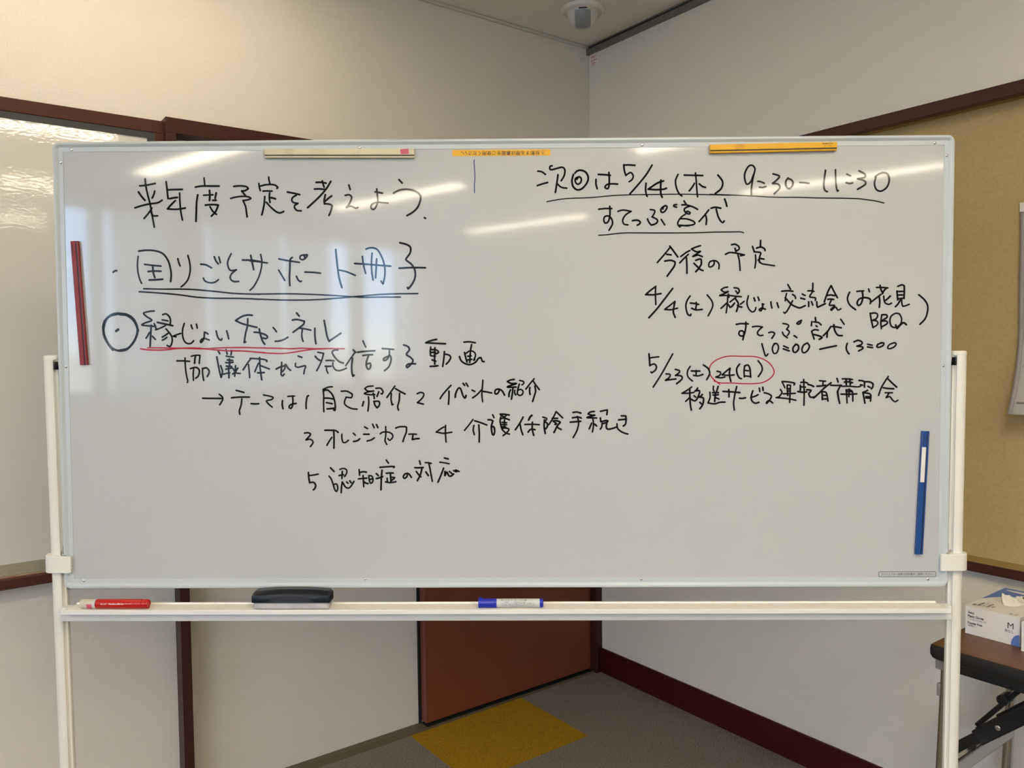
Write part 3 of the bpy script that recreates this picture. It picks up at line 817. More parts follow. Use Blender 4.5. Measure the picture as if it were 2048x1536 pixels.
('handwritten_lettering', 'k', 3.90, 'first scheduled event line in black marker, flower viewing and barbecue', '''3108,1584 3102,1437 3111,1215
3108,1578 3013,1511 *2904,1417 3058,1413 3214,1436
3450,1538 3280,1318 3132,1127 2970,950
3495,1275 3472,1139 3466,1051 3502,956
3486,1269 3398,1199 *3289,1117 3413,1110 3549,1139
3802,1385 3738,1285 3717,1167 3753,1020 3812,990 3818,1019
3806,1241 3885,1234 3974,1213
3924,1255 3927,1196 3915,1122
3836,1137 3915,1104 4045,1112
4144,1404 4239,1282 4255,1164 4167,982
4557,1560 4474,1540 *4424,1505 4489,1458 4578,1472 *4475,1420 4392,1388 4504,1390 4602,1389
4572,1419 4587,1354
4558,1360 4553,1222 4530,1039
4544,1242 4491,1192 4426,1134
4573,1207 4609,1147
4686,1542 4769,1530 4793,1471 4755,1424
4719,1480 4755,1441
4602,1389 4711,1374 4832,1364
4726,1353 4652,1295 4603,1257
4711,1324 4771,1235 4757,1132 4736,1067
4697,1235 4638,1162
4756,1191 4801,1161 4845,1155
4889,1270 4815,1211
4976,1381 4948,1249 4978,1131 5052,1056 5111,1086 5125,1144
5089,1336 5110,1277
5168,1356 5192,1289
5258,1217 5261,1144 5229,1076 5193,1100 5243,1129 5317,1108
5258,1203 5287,1208
5428,1255 5435,1187 5450,1134
5552,1236 5582,1142
5767,1603 5821,1508
5646,1468 5753,1477 5869,1467
5744,1424 5722,1339 5717,1276
5863,1401 5911,1370 5924,1322
5716,1339 5786,1260 5849,1197 5944,1149 6016,1133 6120,1177
5864,1276 5818,1182 5756,1072 5709,1025 *5709,1025 5690,1044
6058,1409 6115,1381
6027,1328 6109,1306
6269,1625 6270,1540 6261,1477
6170,1472 6239,1474 6293,1461
6265,1455 6209,1368 *6219,1346 6303,1336 6329,1320 6320,1282
6188,1252 6189,1157
6244,1258 6273,1185
6351,1251 6358,1163 *6374,1144 6446,1178 6521,1212
6634,1575 6569,1444 6502,1250
6640,1569 6694,1459 6765,1333
6554,1378 6632,1387 6711,1374
6571,1300 6633,1306 6690,1296
6643,1287 6603,1193 *6619,1177 6713,1176 6635,1098 *6651,1082 6729,1145 6777,1082 6836,1110
7008,1441 6966,1316 7011,1190 7131,1089
7155,1456 7212,1462 7290,1465
7259,1462 7276,1346 7246,1220 7190,1173 7161,1221 7198,1299 7292,1330 7402,1314 7434,1266 7425,1210
7390,1502 7406,1448
7546,1532 7650,1532 7775,1521
7618,1573 7634,1500 7667,1428
7744,1515 7697,1469 7667,1406
7636,1391 7543,1319 7456,1250
7605,1344 7616,1249 7608,1133
7693,1359 7716,1233 7795,1192 7851,1217
7824,1358 7762,1296 7716,1265
7972,1552 8056,1582 *8103,1560 8105,1451 8101,1309
7958,1458 7965,1373 7976,1279
7964,1448 8089,1451
7974,1379 8090,1378
7982,1304 8091,1316
8029,1278 7983,1200 7930,1144
8054,1294 8061,1200 *8078,1153 8125,1159 8206,1190
8397,1380 8514,1276 8579,1150 8566,993 8520,883 8428,789
7427,1015 7448,889 7487,725
7427,1012 7531,1021 7578,983 7548,904 7470,873
7470,873 7564,857 7581,794 7487,728
7657,967 7643,841 7654,705
7657,982 7751,982 7767,934 7674,872
7658,856 7752,856 7775,809 7660,740
8017,996 7939,1012 7845,950 7825,840 7864,745 7942,729 8036,791 8059,901 8017,996
7942,776 7958,713 *7974,707 8036,776 8098,823 8155,781'''),
('handwritten_lettering', 'k', 3.90, 'place and hours of the first event in black marker', '''4735,807 4832,821 4974,815
4927,850 4927,741 4893,593 4834,570 4789,609 4804,668 4863,673 4893,623 4870,496
5060,755 5157,766 *5261,751 5173,666 5167,607 5218,577 5271,585
5389,635 5453,650 5507,626 5498,590 5454,522
5673,820 5762,801 5792,766 5748,704 *5748,704 5807,648 5764,574
5666,642 5690,589 5764,530
5254,411 5294,266 5333,162 5377,206
5538,421 5485,383 5465,294 5501,214 5560,235 5589,338 5558,412 5499,413
5692,367 5789,322
5686,308 5805,266
5902,573 5956,535
6050,881 5994,856 5953,819 5994,803 6041,850 6009,866
6255,855 6246,770
6326,936 6336,839
6292,848 6387,835 6444,785
6340,769 6362,754
6388,681 6310,691 *6253,660 6279,581 6305,502
6279,597 6389,571 6468,532 6406,495
6639,752 6577,658 6490,570
6571,652 6563,538
6670,752 6749,745 6847,726
6701,789 6718,673 6782,578 6870,568
6835,899 6906,798
5935,393 5882,331 5889,252 5936,235 5992,298 5985,377 5935,400
6171,424 6092,377 6062,282 6094,225 6172,266 6212,360 6171,420
6423,296 6565,327 6753,364
6973,410 6952,325 6975,246 7013,198
7108,441 7192,472 7271,434 7256,386 7168,355 *7168,355 7272,339 7288,307 7204,257
7382,392 7476,372
7382,338 7483,322
7664,416 7586,385 7571,337 7618,328 7696,368 7705,415 7648,419
7899,414 7821,383 7785,320 7823,298 7916,335 7959,398 7915,421'''),
('handwritten_lettering', 'k', 3.90, 'second scheduled event dates in black marker', '''2974,219 2986,85 2992,-19
3001,138 3075,150 3170,158
2992,-16 3075,16 3125,-35 3105,-109 3031,-165 *3031,-165 3013,-147
3454,216 3356,39 3224,-198 3061,-453
3321,-187 3402,-199 3387,-259 3307,-318 *3307,-318 3417,-303 3520,-292
3505,-96 3594,-126 3579,-170 3511,-221 *3511,-221 3624,-230 3645,-290 3535,-387
3807,-38 3757,-127 3757,-231 3817,-305 3856,-335
3831,-130 3920,-134 4003,-134
3929,-122 3929,-202
3876,-219 3965,-232 4066,-203
4074,-10 4172,-84 4202,-188 4143,-307
4350,-139 4424,-160 4409,-219 4329,-257 *4329,-257 4424,-273 4513,-255
4610,-78 4513,-160 *4454,-213 4572,-223 4696,-215
4616,-81 4601,-176 4614,-280 4632,-345
4808,4 4749,-87 4764,-206 4809,-281 4845,-290
4911,-29 4897,-133 4904,-257
4903,-44 4970,-14 5015,-89 5031,-261
4912,-124 4986,-133
4913,-237 5016,-246
5177,71 5251,-30 5258,-134 5185,-253'''),
('red_oval', 'r', 2.70, 'red oval drawn around the second date', '''4410,-406 4291,-308 4217,-218 4193,-114 4225,-10 4319,78 4452,137 4600,166 4866,161 5102,154 5280,103 5414,13 5494,-106 5498,-195 5431,-284 5313,-357 5150,-392 4869,-394 4647,-378 4440,-377 4291,-337'''),
('handwritten_lettering', 'k', 3.90, 'driver training course line in black marker, lowest line on the right', '''3839,-455 3750,-520 *3642,-584 3775,-582 3886,-565
3800,-507 3805,-656 3813,-805 3833,-925
3788,-681 3751,-718 3721,-745
3813,-694 3875,-731
3960,-478 3936,-520 *3906,-538 3997,-533 3985,-620 3936,-719 3899,-739
3887,-632 3924,-664
4055,-610 4023,-645 *3993,-662 4077,-682 4073,-782 4048,-844 4006,-900
4006,-769 4060,-819
4281,-443 4277,-510 4294,-542
4375,-448 4356,-510 4339,-560
4262,-572 4319,-574 4383,-572
4272,-621 4331,-624 4381,-614
4319,-584 4312,-671 4307,-753
4314,-671 4394,-704
4208,-566 4213,-671 *4172,-782 4308,-800 4406,-771 4517,-766
4474,-548 4615,-556 4813,-574
4590,-511 4596,-586 4596,-660
4750,-452 4714,-611 4691,-784 4704,-928
4809,-688 4863,-693 4929,-681
5079,-538 5048,-637 5056,-736 5123,-791 5202,-774
5183,-618 5122,-650 5036,-674
5207,-484 5220,-556
5276,-470 5286,-534
5306,-581 5393,-602 5455,-652 5419,-726 5357,-800 5357,-775 5406,-738 5481,-788
5634,-516 5667,-578 5603,-665 *5549,-679 5677,-690 5825,-708 5949,-736
5665,-355 5695,-417 5725,-479
5670,-355 5798,-363 5921,-389 5909,-423
5770,-424 5837,-430 *5837,-430 5832,-559 5822,-778
5770,-430 5776,-546 5784,-636
5768,-502 5832,-502
5773,-546 5832,-546
5694,-602 5807,-600 5935,-595
6046,-374 6113,-367 6177,-385
6102,-315 6108,-431 6115,-573 6112,-836
6034,-431 6037,-495 6032,-547
6050,-464 6139,-470
5986,-559 6076,-573 6166,-565
6190,-414 6254,-432 6306,-458
6165,-522 6255,-535 *6205,-599 6231,-664 6269,-677 6346,-664
6420,-340 6484,-348 6543,-351
6497,-356 6487,-433
6372,-451 6459,-446 6541,-433
6658,-382 6524,-485 6422,-587 6308,-690
6473,-549 6479,-639 6480,-724
6473,-562 6550,-575 6577,-639 6598,-756
6495,-639 6564,-639
6500,-711 6577,-712
6773,-296 6797,-370
6651,-434 6754,-440 6864,-435
6843,-443 6786,-563
6786,-563 6802,-679 6834,-800
6793,-563 6808,-679 6829,-790
6880,-306 6983,-307 7085,-320
6925,-371 7009,-366 7086,-385
6957,-320 6963,-423
7034,-307 7043,-423
6874,-456 7023,-456 7171,-470
6960,-525 6974,-654 6983,-796
6960,-533 7036,-526 *7088,-565 7097,-642 7098,-758
7023,-513 7017,-667
6858,-615 7012,-618 7173,-611
6980,-564 7075,-565
7218,-341 7290,-347 *7329,-368 7330,-476
7248,-426 7291,-437
7197,-470 7253,-457
7342,-368 7444,-373 *7503,-412 7496,-477 7469,-510
7399,-458 7445,-484
7395,-540 7344,-566 7298,-581 *7298,-581 7320,-682 7342,-800
7319,-591 7421,-605 7460,-644 7454,-759
7358,-669 7448,-669
7358,-695 7448,-703
7806,-262 7725,-388 7663,-503 7616,-644
7788,-298 7879,-388 7977,-479
7709,-490 7804,-504 7919,-512
7748,-591 7894,-592
7825,-602 7780,-671 *7768,-691 7844,-671 7896,-736 7948,-775 8006,-744'''),
('pen_line', 'b', 2.00, 'short thin blue pen line near the top middle', '''-539,4137 -547,4108 -538,3991 -533,3874 -530,3757 -543,3640 -541,3562 -542,3484'''),
('double_underline', 'k', 3.30, 'black double underline below the booklet line', '''-7283,1597 -6910,1587 -6515,1585 -6192,1569 -5799,1531 -5405,1489 -4914,1472
-7378,1537 -7019,1512 -6589,1473 -6196,1419 -5801,1396 -5335,1389 -4916,1369
-5118,1477 -4740,1476 -4362,1478 -3909,1464 -3418,1438 -2853,1398 -2476,1399 -2057,1397
-5120,1385 -4950,1373 -4364,1350 -3797,1354 -3306,1385 -2890,1420 -2475,1452 -2098,1464 -1703,1466'''),
('drawn_circle', 'k', 5.20, 'thick black circle with a dot inside, drawn before the channel line', '''-7815,1089 -7972,1053 -8094,952 -8135,801 -8105,632 -8021,462 -7921,370 -7786,339 -7649,375 -7509,527 -7437,696 -7442,848 -7523,1000 -7665,1082 -7815,1089
-7801,1099 -7938,1076 -8059,986 -8124,818 -8115,649 -8038,479 -7947,360
-7785,1076 -7632,1058 -7515,966 -7450,848 -7433,729 -7491,561 -7631,392 -7802,349
-7845,1099 -7716,1085 -7582,1025 -7482,924 -7437,814 -7419,746
-7868,742 -7847,759 -7826,772'''),
('underline', 'k', 2.50, 'long thin black underline below the next meeting date', '''915,3295 1285,3351 1796,3370 2188,3402 2581,3419 3130,3423 3718,3423 4595,3397
4194,3419 4977,3382 5466,3351 5955,3344 6345,3330 7087,3313 7321,3288 7497,3263 7673,3219'''),
('underline', 'k', 2.50, 'short thin black underline below the place name', '''1958,2615 2118,2624 2486,2658 3120,2653 3871,2652 4288,2662 4755,2665 4821,2662 4871,2645'''),
]
# ================================================================ the rolling whiteboard
BO = Vector((-1.32837405, -1.1813393, 1.34012796)); E1 = Vector((.79488707, -.60672313, -.00644894)); E2 = Vector((.00747823, -.00083137, .99997169)); EN = Vector((-.60671131, -.7949128, .00387638))
ZB = 1.34
def stand_mw(u, nn, v):
    o = BO+E1*u+EN*nn+E2*v
    return Matrix(((E1.x, -EN.x, E2.x, o.x), (E1.y, -EN.y, E2.y, o.y), (E1.z, -EN.z, E2.z, o.z), (0,0,0,1)))
ST = empty('rolling_whiteboard', stand_mw(0, 0, -ZB)); tag(ST, 'wide white writing board on an ivory rolling stand, covered in handwriting', 'whiteboard')
# local space of the stand: x along the board, y away from the viewer, z up (z = v + ZB)
def V(u, nn, v): return (u, -nn, v+ZB)
b = MB(); b.box(-.897, .897, .0, .022, ZB-.447, ZB+.447); PANEL = b.build('writing_panel', M['board'], ST)
# frame: swept profile (inset, height towards the viewer)
prof = [(0.0,-.024),(0.0,.0035),(.0012,.0052),(.005,.0055),(.0062,.0048),(.0100,.0012),(.0190,.0010),(.0190,-.001)]
def rrect(ins, nseg=8):
    hw, hh, r = .905-ins, .455-ins, max(.0135-ins, .0004); pts = []
    for cx, cy, a0 in ((hw-r, hh-r, 0), (-hw+r, hh-r, 90), (-hw+r, -hh+r, 180), (hw-r, -hh+r, 270)):
        for k in range(nseg+1):
            a = math.radians(a0+90*k/nseg); pts.append((cx+r*math.cos(a), cy+r*math.sin(a)))
    return pts
b = MB(); loops = [rrect(i) for i, h in prof]; n = len(loops[0]); vs = [V(x, prof[k][1], y) for k, lp in enumerate(loops) for x, y in lp]
b.add(vs, [(k*n+j, k*n+(j+1)%n, (k+1)*n+(j+1)%n, (k+1)*n+j) for k in range(len(prof)-1) for j in range(n)])
b.build('board_frame', M['frame'], ST, sharp=25)
b = MB(); b.box(-.903, .903, .0225, .0245, ZB-.453, ZB+.453); b.build('back_sheet', M['frame'], ST)
screw0 = None
for u, v in ((-.8676,.442),(-.8927,.4152),(-.8949,.0025),(-.8917,-.4144),(-.8664,-.4395),(-.284,-.4378),(.2818,-.4395),(.866,-.4435),(.893,-.4178),(.8925,-.0046),(.8918,.4153),(.8666,.4402),(.2829,.4405),(-.2842,.4410)):
    v = math.copysign(min(abs(v), .4405), v) if abs(v) > .43 else v; u = math.copysign(.891, u) if abs(u) > .885 else u
    if screw0 is None:
        b = MB(); b.lathe([(.0030,0),(.0030,.0006),(.0024,.0014),(.0012,.0018)], (0,0,0), (0,-1,0), 14); screw0 = s = b.build('screw', M['screw'], ST)
    else: s = screw0.copy(); COL.objects.link(s)
    s.location = V(u, .0010, v)
# posts with a slot down the inner side, caps, hooks, sleeves, feet
def post_poly(sg, r=.0147):
    pts = []
    for k in range(48):
        a = 2*math.pi*k/48; rr_ = r
        d = math.degrees(a) % 360
        if 200 < d < 226: rr_ = r-.004
        pts.append((.928+rr_*math.cos(a), -.0125+rr_*1.0*math.sin(a)*1.0))
    # local y is away from the viewer: angle 180..270 faces inward and towards the viewer after the flip below
    return [(sg*x, -(-.0125-(y+.0125))) for x, y in pts]
for sg in (-1, 1):
    # the posts toe in a little towards the feet
    du = .015 if sg < 0 else -.005
    pl = post_poly(sg); n = len(pl); b = MB()
    b.add([(x+du*(1-q), y, .075+(ZB+.016-.075)*q) for q in (0, 1) for x, y in pl], [(k, (k+1)%n, n+(k+1)%n, n+k) for k in range(n)]+[tuple(range(n-1,-1,-1)), tuple(range(n,2*n))])
    b.build('post', M['post'], ST, sharp=28)
    b = MB(); b.lathe([(.0148,0),(.0151,.001),(.0151,.007),(.0137,.0092),(.008,.0098)], (sg*.928, .0125, ZB+.0155), (0,0,1), 40); b.build('post_cap', M['post'], ST)
    b = MB(); b.cyl((sg*.904, .0125, ZB), (sg*.9135, .0125, ZB), .0056, 20); b.box(sg*.9128, sg*.9155, -.0045, .009, ZB-.004, ZB+.0125); b.build('pivot_hook', M['black'], ST, bevel=.0008)
    sl = [(.928+.0205*math.cos(math.radians(q)), .0125+.0235*math.sin(math.radians(q))) for q in range(-90, 91, 9)]
    sl += [(.9085, .0360), (.9078, -.0060), (.8878, -.0060), (.8872, -.0075), (.8885, -.0098), (.8915, -.0110)]
    b = MB(); b.prism([(sg*x, y) for x, y in sl], 2, ZB-.4215, ZB-.3870); b.build('sleeve', M['post'], ST, bevel=.002)
    b = MB(); b.cyl((sg*.9005, -.006, ZB-.387), (sg*.915, .006, ZB-.383), .0022, 12); b.box(sg*.9028, sg*.9058, -.0035, .004, ZB-.398, ZB-.366); b.build('latch_pin', M['chrome'], ST)
    b = MB(); b.bar((sg*.928+du, -.30, .085), (sg*.928+du, .32, .085), (0,0,1), .045, .03); b.build('foot', M['post'], ST, bevel=.006)
    for yy in (-.27, .29):
        b = MB(); b.cyl((sg*.928+du-.011, yy, .0325), (sg*.928+du+.011, yy, .0325), .030, 24); c = b.build('caster', M['black'], ST, bevel=.004)
        b = MB(); b.box(sg*.928+du-.016, sg*.928+du+.016, yy-.012, yy+.012, .060, .071); b.build('caster_fork', M['chrome'], c)
b = MB(); b.box(-.9058, .9058, -.020, -.001, ZB-.5185, ZB-.4901); b.build('cross_rail', M['bar'], ST, bevel=.0015)
b = MB(); b.prism([(-.0375,ZB-.4901),(-.0375,ZB-.4896),(.0010,ZB-.4896),(.0022,ZB-.4870),(.0048,ZB-.4868),(.0048,ZB-.4901)], 0, -.884, .884); b.build('pen_tray', M['tray'], ST)
b = MB(); b.prism([(-.0200,ZB-.4985),(-.0400,ZB-.4985),(-.0408,ZB-.4975),(-.0405,ZB-.4897),(-.0392,ZB-.4888),(-.0378,ZB-.4894),(-.0376,ZB-.4905),(-.0200,ZB-.4905)], 0, -.893, .893); b.build('tray_lip', M['bar'], ST, bevel=.0006)
# yellow warning label stuck on upside down, and the boxed note at the lower right
b = MB(); b.box(-.0980, .0994, -.0006, .0, ZB+.4213, ZB+.4337); lb = b.build('warning_label', M['yellow'], ST)
lettering('\u26a0\u6295\u5f71\u3059\u308b\u969b\u306f\u88cf\u9762\u3092\u3054\u4f7f\u7528\u304f\u3060\u3055\u3044\u3002', 'label_print', M['print'], lb, (.0888, -.0007, ZB+.4317), (-1,0,0), (0,0,-1), width=.1695, height=.0092)
b = MB(); x0, x1, z0, z1 = .7661, .8830, ZB-.4358, ZB-.4248
def ring(b, x0, x1, z0, z1, r, t, y):
    A = []; B = []
    for cx, cz, a0, sx, sz in ((x1-r, z1-r, 0,1,1), (x0+r, z1-r, 90,-1,1), (x0+r, z0+r, 180,-1,-1), (x1-r, z0+r, 270,1,-1)):
        for k in range(6):
            a = math.radians(a0+18*k); A.append((cx+r*math.cos(a), y, cz+r*math.sin(a))); B.append((cx+(r-t)*math.cos(a), y, cz+(r-t)*math.sin(a)))
    n = len(A); b.add(A+B, [(k, (k+1)%n, n+(k+1)%n, n+k) for k in range(n)])
ring(b, x0, x1, z0, z1, .0022, .0008, -.0003); nb_ = b.build('note_border', M['print'], PANEL)
lettering('\u30d7\u30ed\u30b8\u30a7\u30af\u30bf\u30fc\u6295\u5f71\u306f\u53cd\u5bfe\u9762\u3092\u3054\u4f7f\u7528\u304f\u3060\u3055\u3044\u3002', 'note_print', M['print'], PANEL, (x0+.0052, -.0003, z0+.0030), (1,0,0), (0,0,1), width=.1065, height=.0052, lift=0)

# handwriting: strokes as centre lines on the panel, in 0.1 mm from the board's centre
def catmull(pts):
    if len(pts) < 3: return pts
    P = [pts[0]]+pts+[pts[-1]]; out = []
    for i in range(1, len(P)-2):
        p0, p1, p2, p3 = P[i-1], P[i], P[i+1], P[i+2]; L = math.dist(p1, p2); n = max(2, min(14, int(L/.0022)))
        for k in range(n):
            t = k/n; t2 = t*t; t3 = t2*t
            out.append(tuple(.5*((2*p1[c])+(-p0[c]+p2[c])*t+(2*p0[c]-5*p1[c]+4*p2[c]-p3[c])*t2+(-p0[c]+3*p1[c]-3*p2[c]+p3[c])*t3) for c in (0,1)))
    out.append(pts[-1]); return out
def ribbon(b, pts, w, y):
    n = len(pts); L = []; R = []
    for i, p in enumerate(pts):
        a = pts[max(0, i-1)]; c = pts[min(n-1, i+1)]; dx, dz = c[0]-a[0], c[1]-a[1]; l = math.hypot(dx, dz) or 1
        nx, nz = -dz/l*w/2, dx/l*w/2; L.append((p[0]+nx, y, p[1]+ZB+nz)); R.append((p[0]-nx, y, p[1]+ZB-nz))
    b.add(L+R, [(k, k+1, n+k+1, n+k) for k in range(n-1)])
    for p in (pts[0], pts[-1]):
        b.add([(p[0]+w/2*math.cos(a), y-.00001, p[1]+ZB+w/2*math.sin(a)) for a in [2*math.pi*k/12 for k in range(12)]], [tuple(range(12))])
rr = random.Random(11)
for ci, (nm, c, w, lab, data) in enumerate(INK):
    groups = []
    for line in data.split('\n'):
        segs = [[]]
        for tok in line.split():
            star = tok[0] == '*'; x, z = (int(q)*1e-4 for q in tok.lstrip('*').split(','))
            segs[-1].append((x, z))
            if star and len(segs[-1]) > 1: segs.append([(x, z)])
        allp = [p for sg_ in segs for p in sg_]; x0_, x1_ = min(p[0] for p in allp), max(p[0] for p in allp)
        near = [g_ for g_ in groups if x0_ < g_[1]+.017 and x1_ > g_[0]-.017]
        new = [min([x0_]+[g_[0] for g_ in near]), max([x1_]+[g_[1] for g_ in near]), sum([g_[2] for g_ in near], [])+[segs]]
        groups = [g_ for g_ in groups if g_ not in near]+[new]
    for g_ in sorted(groups, key=lambda q: q[0]):          # one mesh per run of writing
        b = MB()
        for si, segs in enumerate(g_[2]):
            ww = w*.00094*rr.uniform(.9, 1.06)
            for sgm in segs:
                if len(sgm) > 1: ribbon(b, catmull(sgm), ww, -.00025-.00001*((si*3+ci) % 9))
        o = b.build(nm, M['ink_'+c], PANEL); o['label'] = lab
# worn specks of old ink
for u, v, s in ((.290,-.178,.0022),(.288,-.405,.004),(.2895,-.412,.002),(-.268,.083,.0016),(-.27,-.19,.0022),(-.29,-.10,.002),(-.744,.405,.003),(.28,.27,.0018),(-.52,.13,.0018)):
    b = MB(); b.box(u-s/2, u+s/2, -.0003, -.0001, ZB+v-s*.8, ZB+v+s*.8); b.build('ink_speck', M['smudge'], PANEL)

# ---------------------------------------------------------------- bar magnets on the board
def magnet(name, u0, v0, u1, v1, w, m, lab, lift=.0005, brand=None, tag_white=False, tape=False):
    """from the end (u0,v0) to (u1,v1) along its lower/right long edge centre line"""
    L = math.hypot(u1-u0, v1-v0); a = math.atan2(v1-v0, u1-u0)
    mw = stand_mw(u0, lift, v0) @ Matrix.Rotation(-a, 4, 'Y')
    g = empty(name, mw); tag(g, lab, 'magnet', 'magnetic bars on the whiteboard')
    hw = w/2
    b = MB(); b.prism([(-.0012,-hw),(-.0012,hw),(-.0072,hw),(-.0080,hw-.0008),(-.0080,-hw+.0054),(-.0058,-hw+.0054),(-.0058,-hw+.0032),(-.0070,-hw+.0030),(-.0066,-hw)], 0, 0, L); b.build('bar', m, g, bevel=.0005)
    b = MB(); b.box(.0003, L-.0003, -.0066, -.0056, -hw+.0031, -hw+.0055); b.build('groove', M['black'] if brand else M['lining'], g)
    b = MB(); b.box(.002, L-.002, -.0012, .0, -hw+.001, hw-.001); b.build('magnet_sheet', M['black'], g)
    if brand:
        s = brand
        lettering('KOKUYO', 'maker_print', M['print'], g, (L-.0285 if s > 0 else .0065, -.0081, hw-.0048), (1,0,0), (0,0,1), width=.0205, height=.0032, lift=0, bold=.03)
        lettering('\u30de\u30af-302', 'model_print', M['print'], g, (L-.0262 if s > 0 else .0088, -.0081, hw-.0088), (1,0,0), (0,0,1), width=.0160, height=.0022, lift=0)
    if tag_white:
        b = MB(); b.box(L-.1035, L-.0325, -.0084, -.0078, -hw+.0060, hw-.0006); b.build('white_label', M['card'], g, bevel=.0015)
    if tape:
        b = MB(); b.prism([(L-.0262,-hw+.0062),(L-.0105,-hw+.0076),(L-.0112,hw-.0004),(L-.0280,hw-.0022)], 1, -.0084, -.0078); b.build('pink_tape', M['pink'], g)
    return g
magnet('bar_magnet', -.4745, .4288, -.1740, .4264, .0180, M['mag_w'], 'ivory magnetic bar with a pink tape patch at the board top', lift=.0016, tape=True)
magnet('bar_magnet', .4170, .4302, .6690, .4335, .0168, M['mag_y'], 'yellow magnetic bar at the top right of the whiteboard', lift=.0016, brand=1)
magnet('bar_magnet', -.8512, .0053, -.8640, .2560, .0150, M['mag_r'], 'red magnetic bar near the left edge of the whiteboard', brand=1)
magnet('bar_magnet', .8448, -.3876, .8546, -.1368, .0150, M['mag_b'], 'blue magnetic bar with a blank white tag near the right board edge', brand=1, tag_white=True)

# ---------------------------------------------------------------- on the pen tray
TZ = -.4893
# red marker, grey ribbed cap to the left
mw = stand_mw(-.8590, .0255, TZ) @ Matrix.Rotation(math.radians(-.4), 4, 'Z')
g = empty('board_marker', mw); tag(g, 'red board marker with a grey ribbed cap lying on the pen tray', 'marker', 'board markers on the pen tray')
r = .0094; ax = (1,0,0); o0 = (0,0,r)
b = MB(); n = 64; prof = [(.0070,0),(.0088,.0012),(.0093,.004),(.0095,.024),(.0090,.0262)]; b.lathe(prof, o0, ax, n)
for i, v in enumerate(b.v):
    k = i % n
    if k % 4 == 0 and i < 4*n: b.v[i] = (v[0], v[1]*.965, r+(v[2]-r)*.965)
b.build('cap', M['pen_c'], g, sharp=20)
b = MB(); b.lathe([(.0092,.0262),(.0093,.0270),(.0093,.0318),(.0090,.0322)], o0, ax, 40); b.build('collar', M['pen_l'], g)
b = MB(); b.lathe([(.0088,.0318),(.0094,.0335),(.0094,.1245),(.0092,.126),(.0084,.1265),(.0084,.1285),(.0091,.129),(.0091,.137),(.0078,.139),(.0060,.139),(.0055,.1378)], o0, ax, 40); b.build('barrel', M['pen_r'], g)
def wrap(o, rad, zc):
    """lay flat print (x, -, z) round a barrel of the given radius"""
    for v in o.data.vertices:
        t = (v.co.z-zc)/rad; v.co.y = -rad*math.cos(t); v.co.z = zc+rad*math.sin(t)
for body, x, z, w, h in (('PILOT', .0445, .0006, .0128, .0030), ('WyteBoardMarker', .0600, .0002, .0325, .0036), ('\u4e2d\u5b57\u30fb\u4e38\u82af', .0945, .0020, .0125, .0015)):
    t = lettering(body, 'barrel_print', M['white_print'], g, (x, 0, r+z), (1,0,0), (0,0,1), width=w, height=h, lift=0); wrap(t, .00948, r)
b = MB(); n = 10
b.add([(x, -.0097*math.cos(a), r+.0097*math.sin(a)) for a in [math.radians(-62+74*k/n) for k in range(n+1)] for x in (.0158,.0262)], [(2*k, 2*k+1, 2*k+3, 2*k+2) for k in range(n)]); b.build('pink_tape', M['pink'], g)
# blue marker
g = empty('board_marker', stand_mw(-.0505, .0245, TZ)); tag(g, 'blue-capped marker with a grey printed barrel at the middle of the pen tray', 'marker', 'board markers on the pen tray')
r = .0088; o0 = (0,0,r)
b = MB(); n = 72; b.lathe([(.0085,0),(.0098,.0006),(.0098,.0030),(.0091,.0034),(.0089,.006),(.0090,.036),(.0087,.0368)], o0, ax, n)
for i, v in enumerate(b.v):
    if i % 3 == 0 and 4*n <= i < 6*n: b.v[i] = (v[0], v[1]*.97, r+(v[2]-r)*.97)
b.v = [(x, y, max(z, -.0002)) for x, y, z in b.v]
b.build('cap', M['pen_b'], g, sharp=20)
b = MB(); b.cyl((.0078,.001,2*r+.0006), (.0015,.001,2*r+.0022), .0011, 8); b.build('cap_clip', M['pen_b'], g)
b = MB(); b.lathe([(.0084,.0368),(.0087,.0372),(.0087,.1235),(.0084,.1238)], o0, ax, 40); b.build('barrel', M['pen_l'], g)
b = MB(); b.lathe([(.0080,.1236),(.0086,.1242),(.0086,.129),(.0075,.1310),(.0050,.1314)], o0, ax, 40); b.build('end_plug', M['pen_b'], g)
for body, x, z, w, h, mm in (('\u30db\u30ef\u30a4\u30c8\u30dc\u30fc\u30c9\u7528', .0455, .0080, .052, .0034, 'print'), ('\u3010\u9752\u3011\u3000\u3010\u4e2d\u5b57\u4e38\u82af\u3011', .0535, .0045, .041, .0020, 'print'), ('\u30ad\u30e3\u30c3\u30d7\u3092\u3057\u3063\u304b\u308a\u9589\u3081\u3066\u6a2a\u306b\u7f6e\u3044\u3066\u4fdd\u7ba1\u3057\u3066', .0465, .0020, .066, .0017, 'navy'), ('\u304f\u3060\u3055\u3044\u3002\u66f8\u3044\u305f\u6587\u5b57\u306f\u4e7e\u3044\u3066\u304b\u3089\u6d88\u3057\u3066\u304f\u3060', .0480, -.0004, .064, .0016, 'navy'), ('\u3055\u3044\u3002\u30db\u30ef\u30a4\u30c8\u30dc\u30fc\u30c9\u4ee5\u5916\u306b\u306f\u4f7f\u308f\u306a\u3044\u3067\u304f\u3060\u3055\u3044', .0465, -.0028, .066, .0017, 'navy'), ('\u30a2\u30eb\u30b3\u30fc\u30eb\u7cfb\u9854\u6599\u30a4\u30f3\u30ad\u3000\u706b\u6c17\u6ce8\u610f', .0475, -.0056, .062, .0016, 'navy')):
    t = lettering(body, 'label_print', M[mm], g, (x, 0, r+z-.0008), (1,0,0), (0,0,1), width=w, height=h, lift=0); wrap(t, .00878, r)
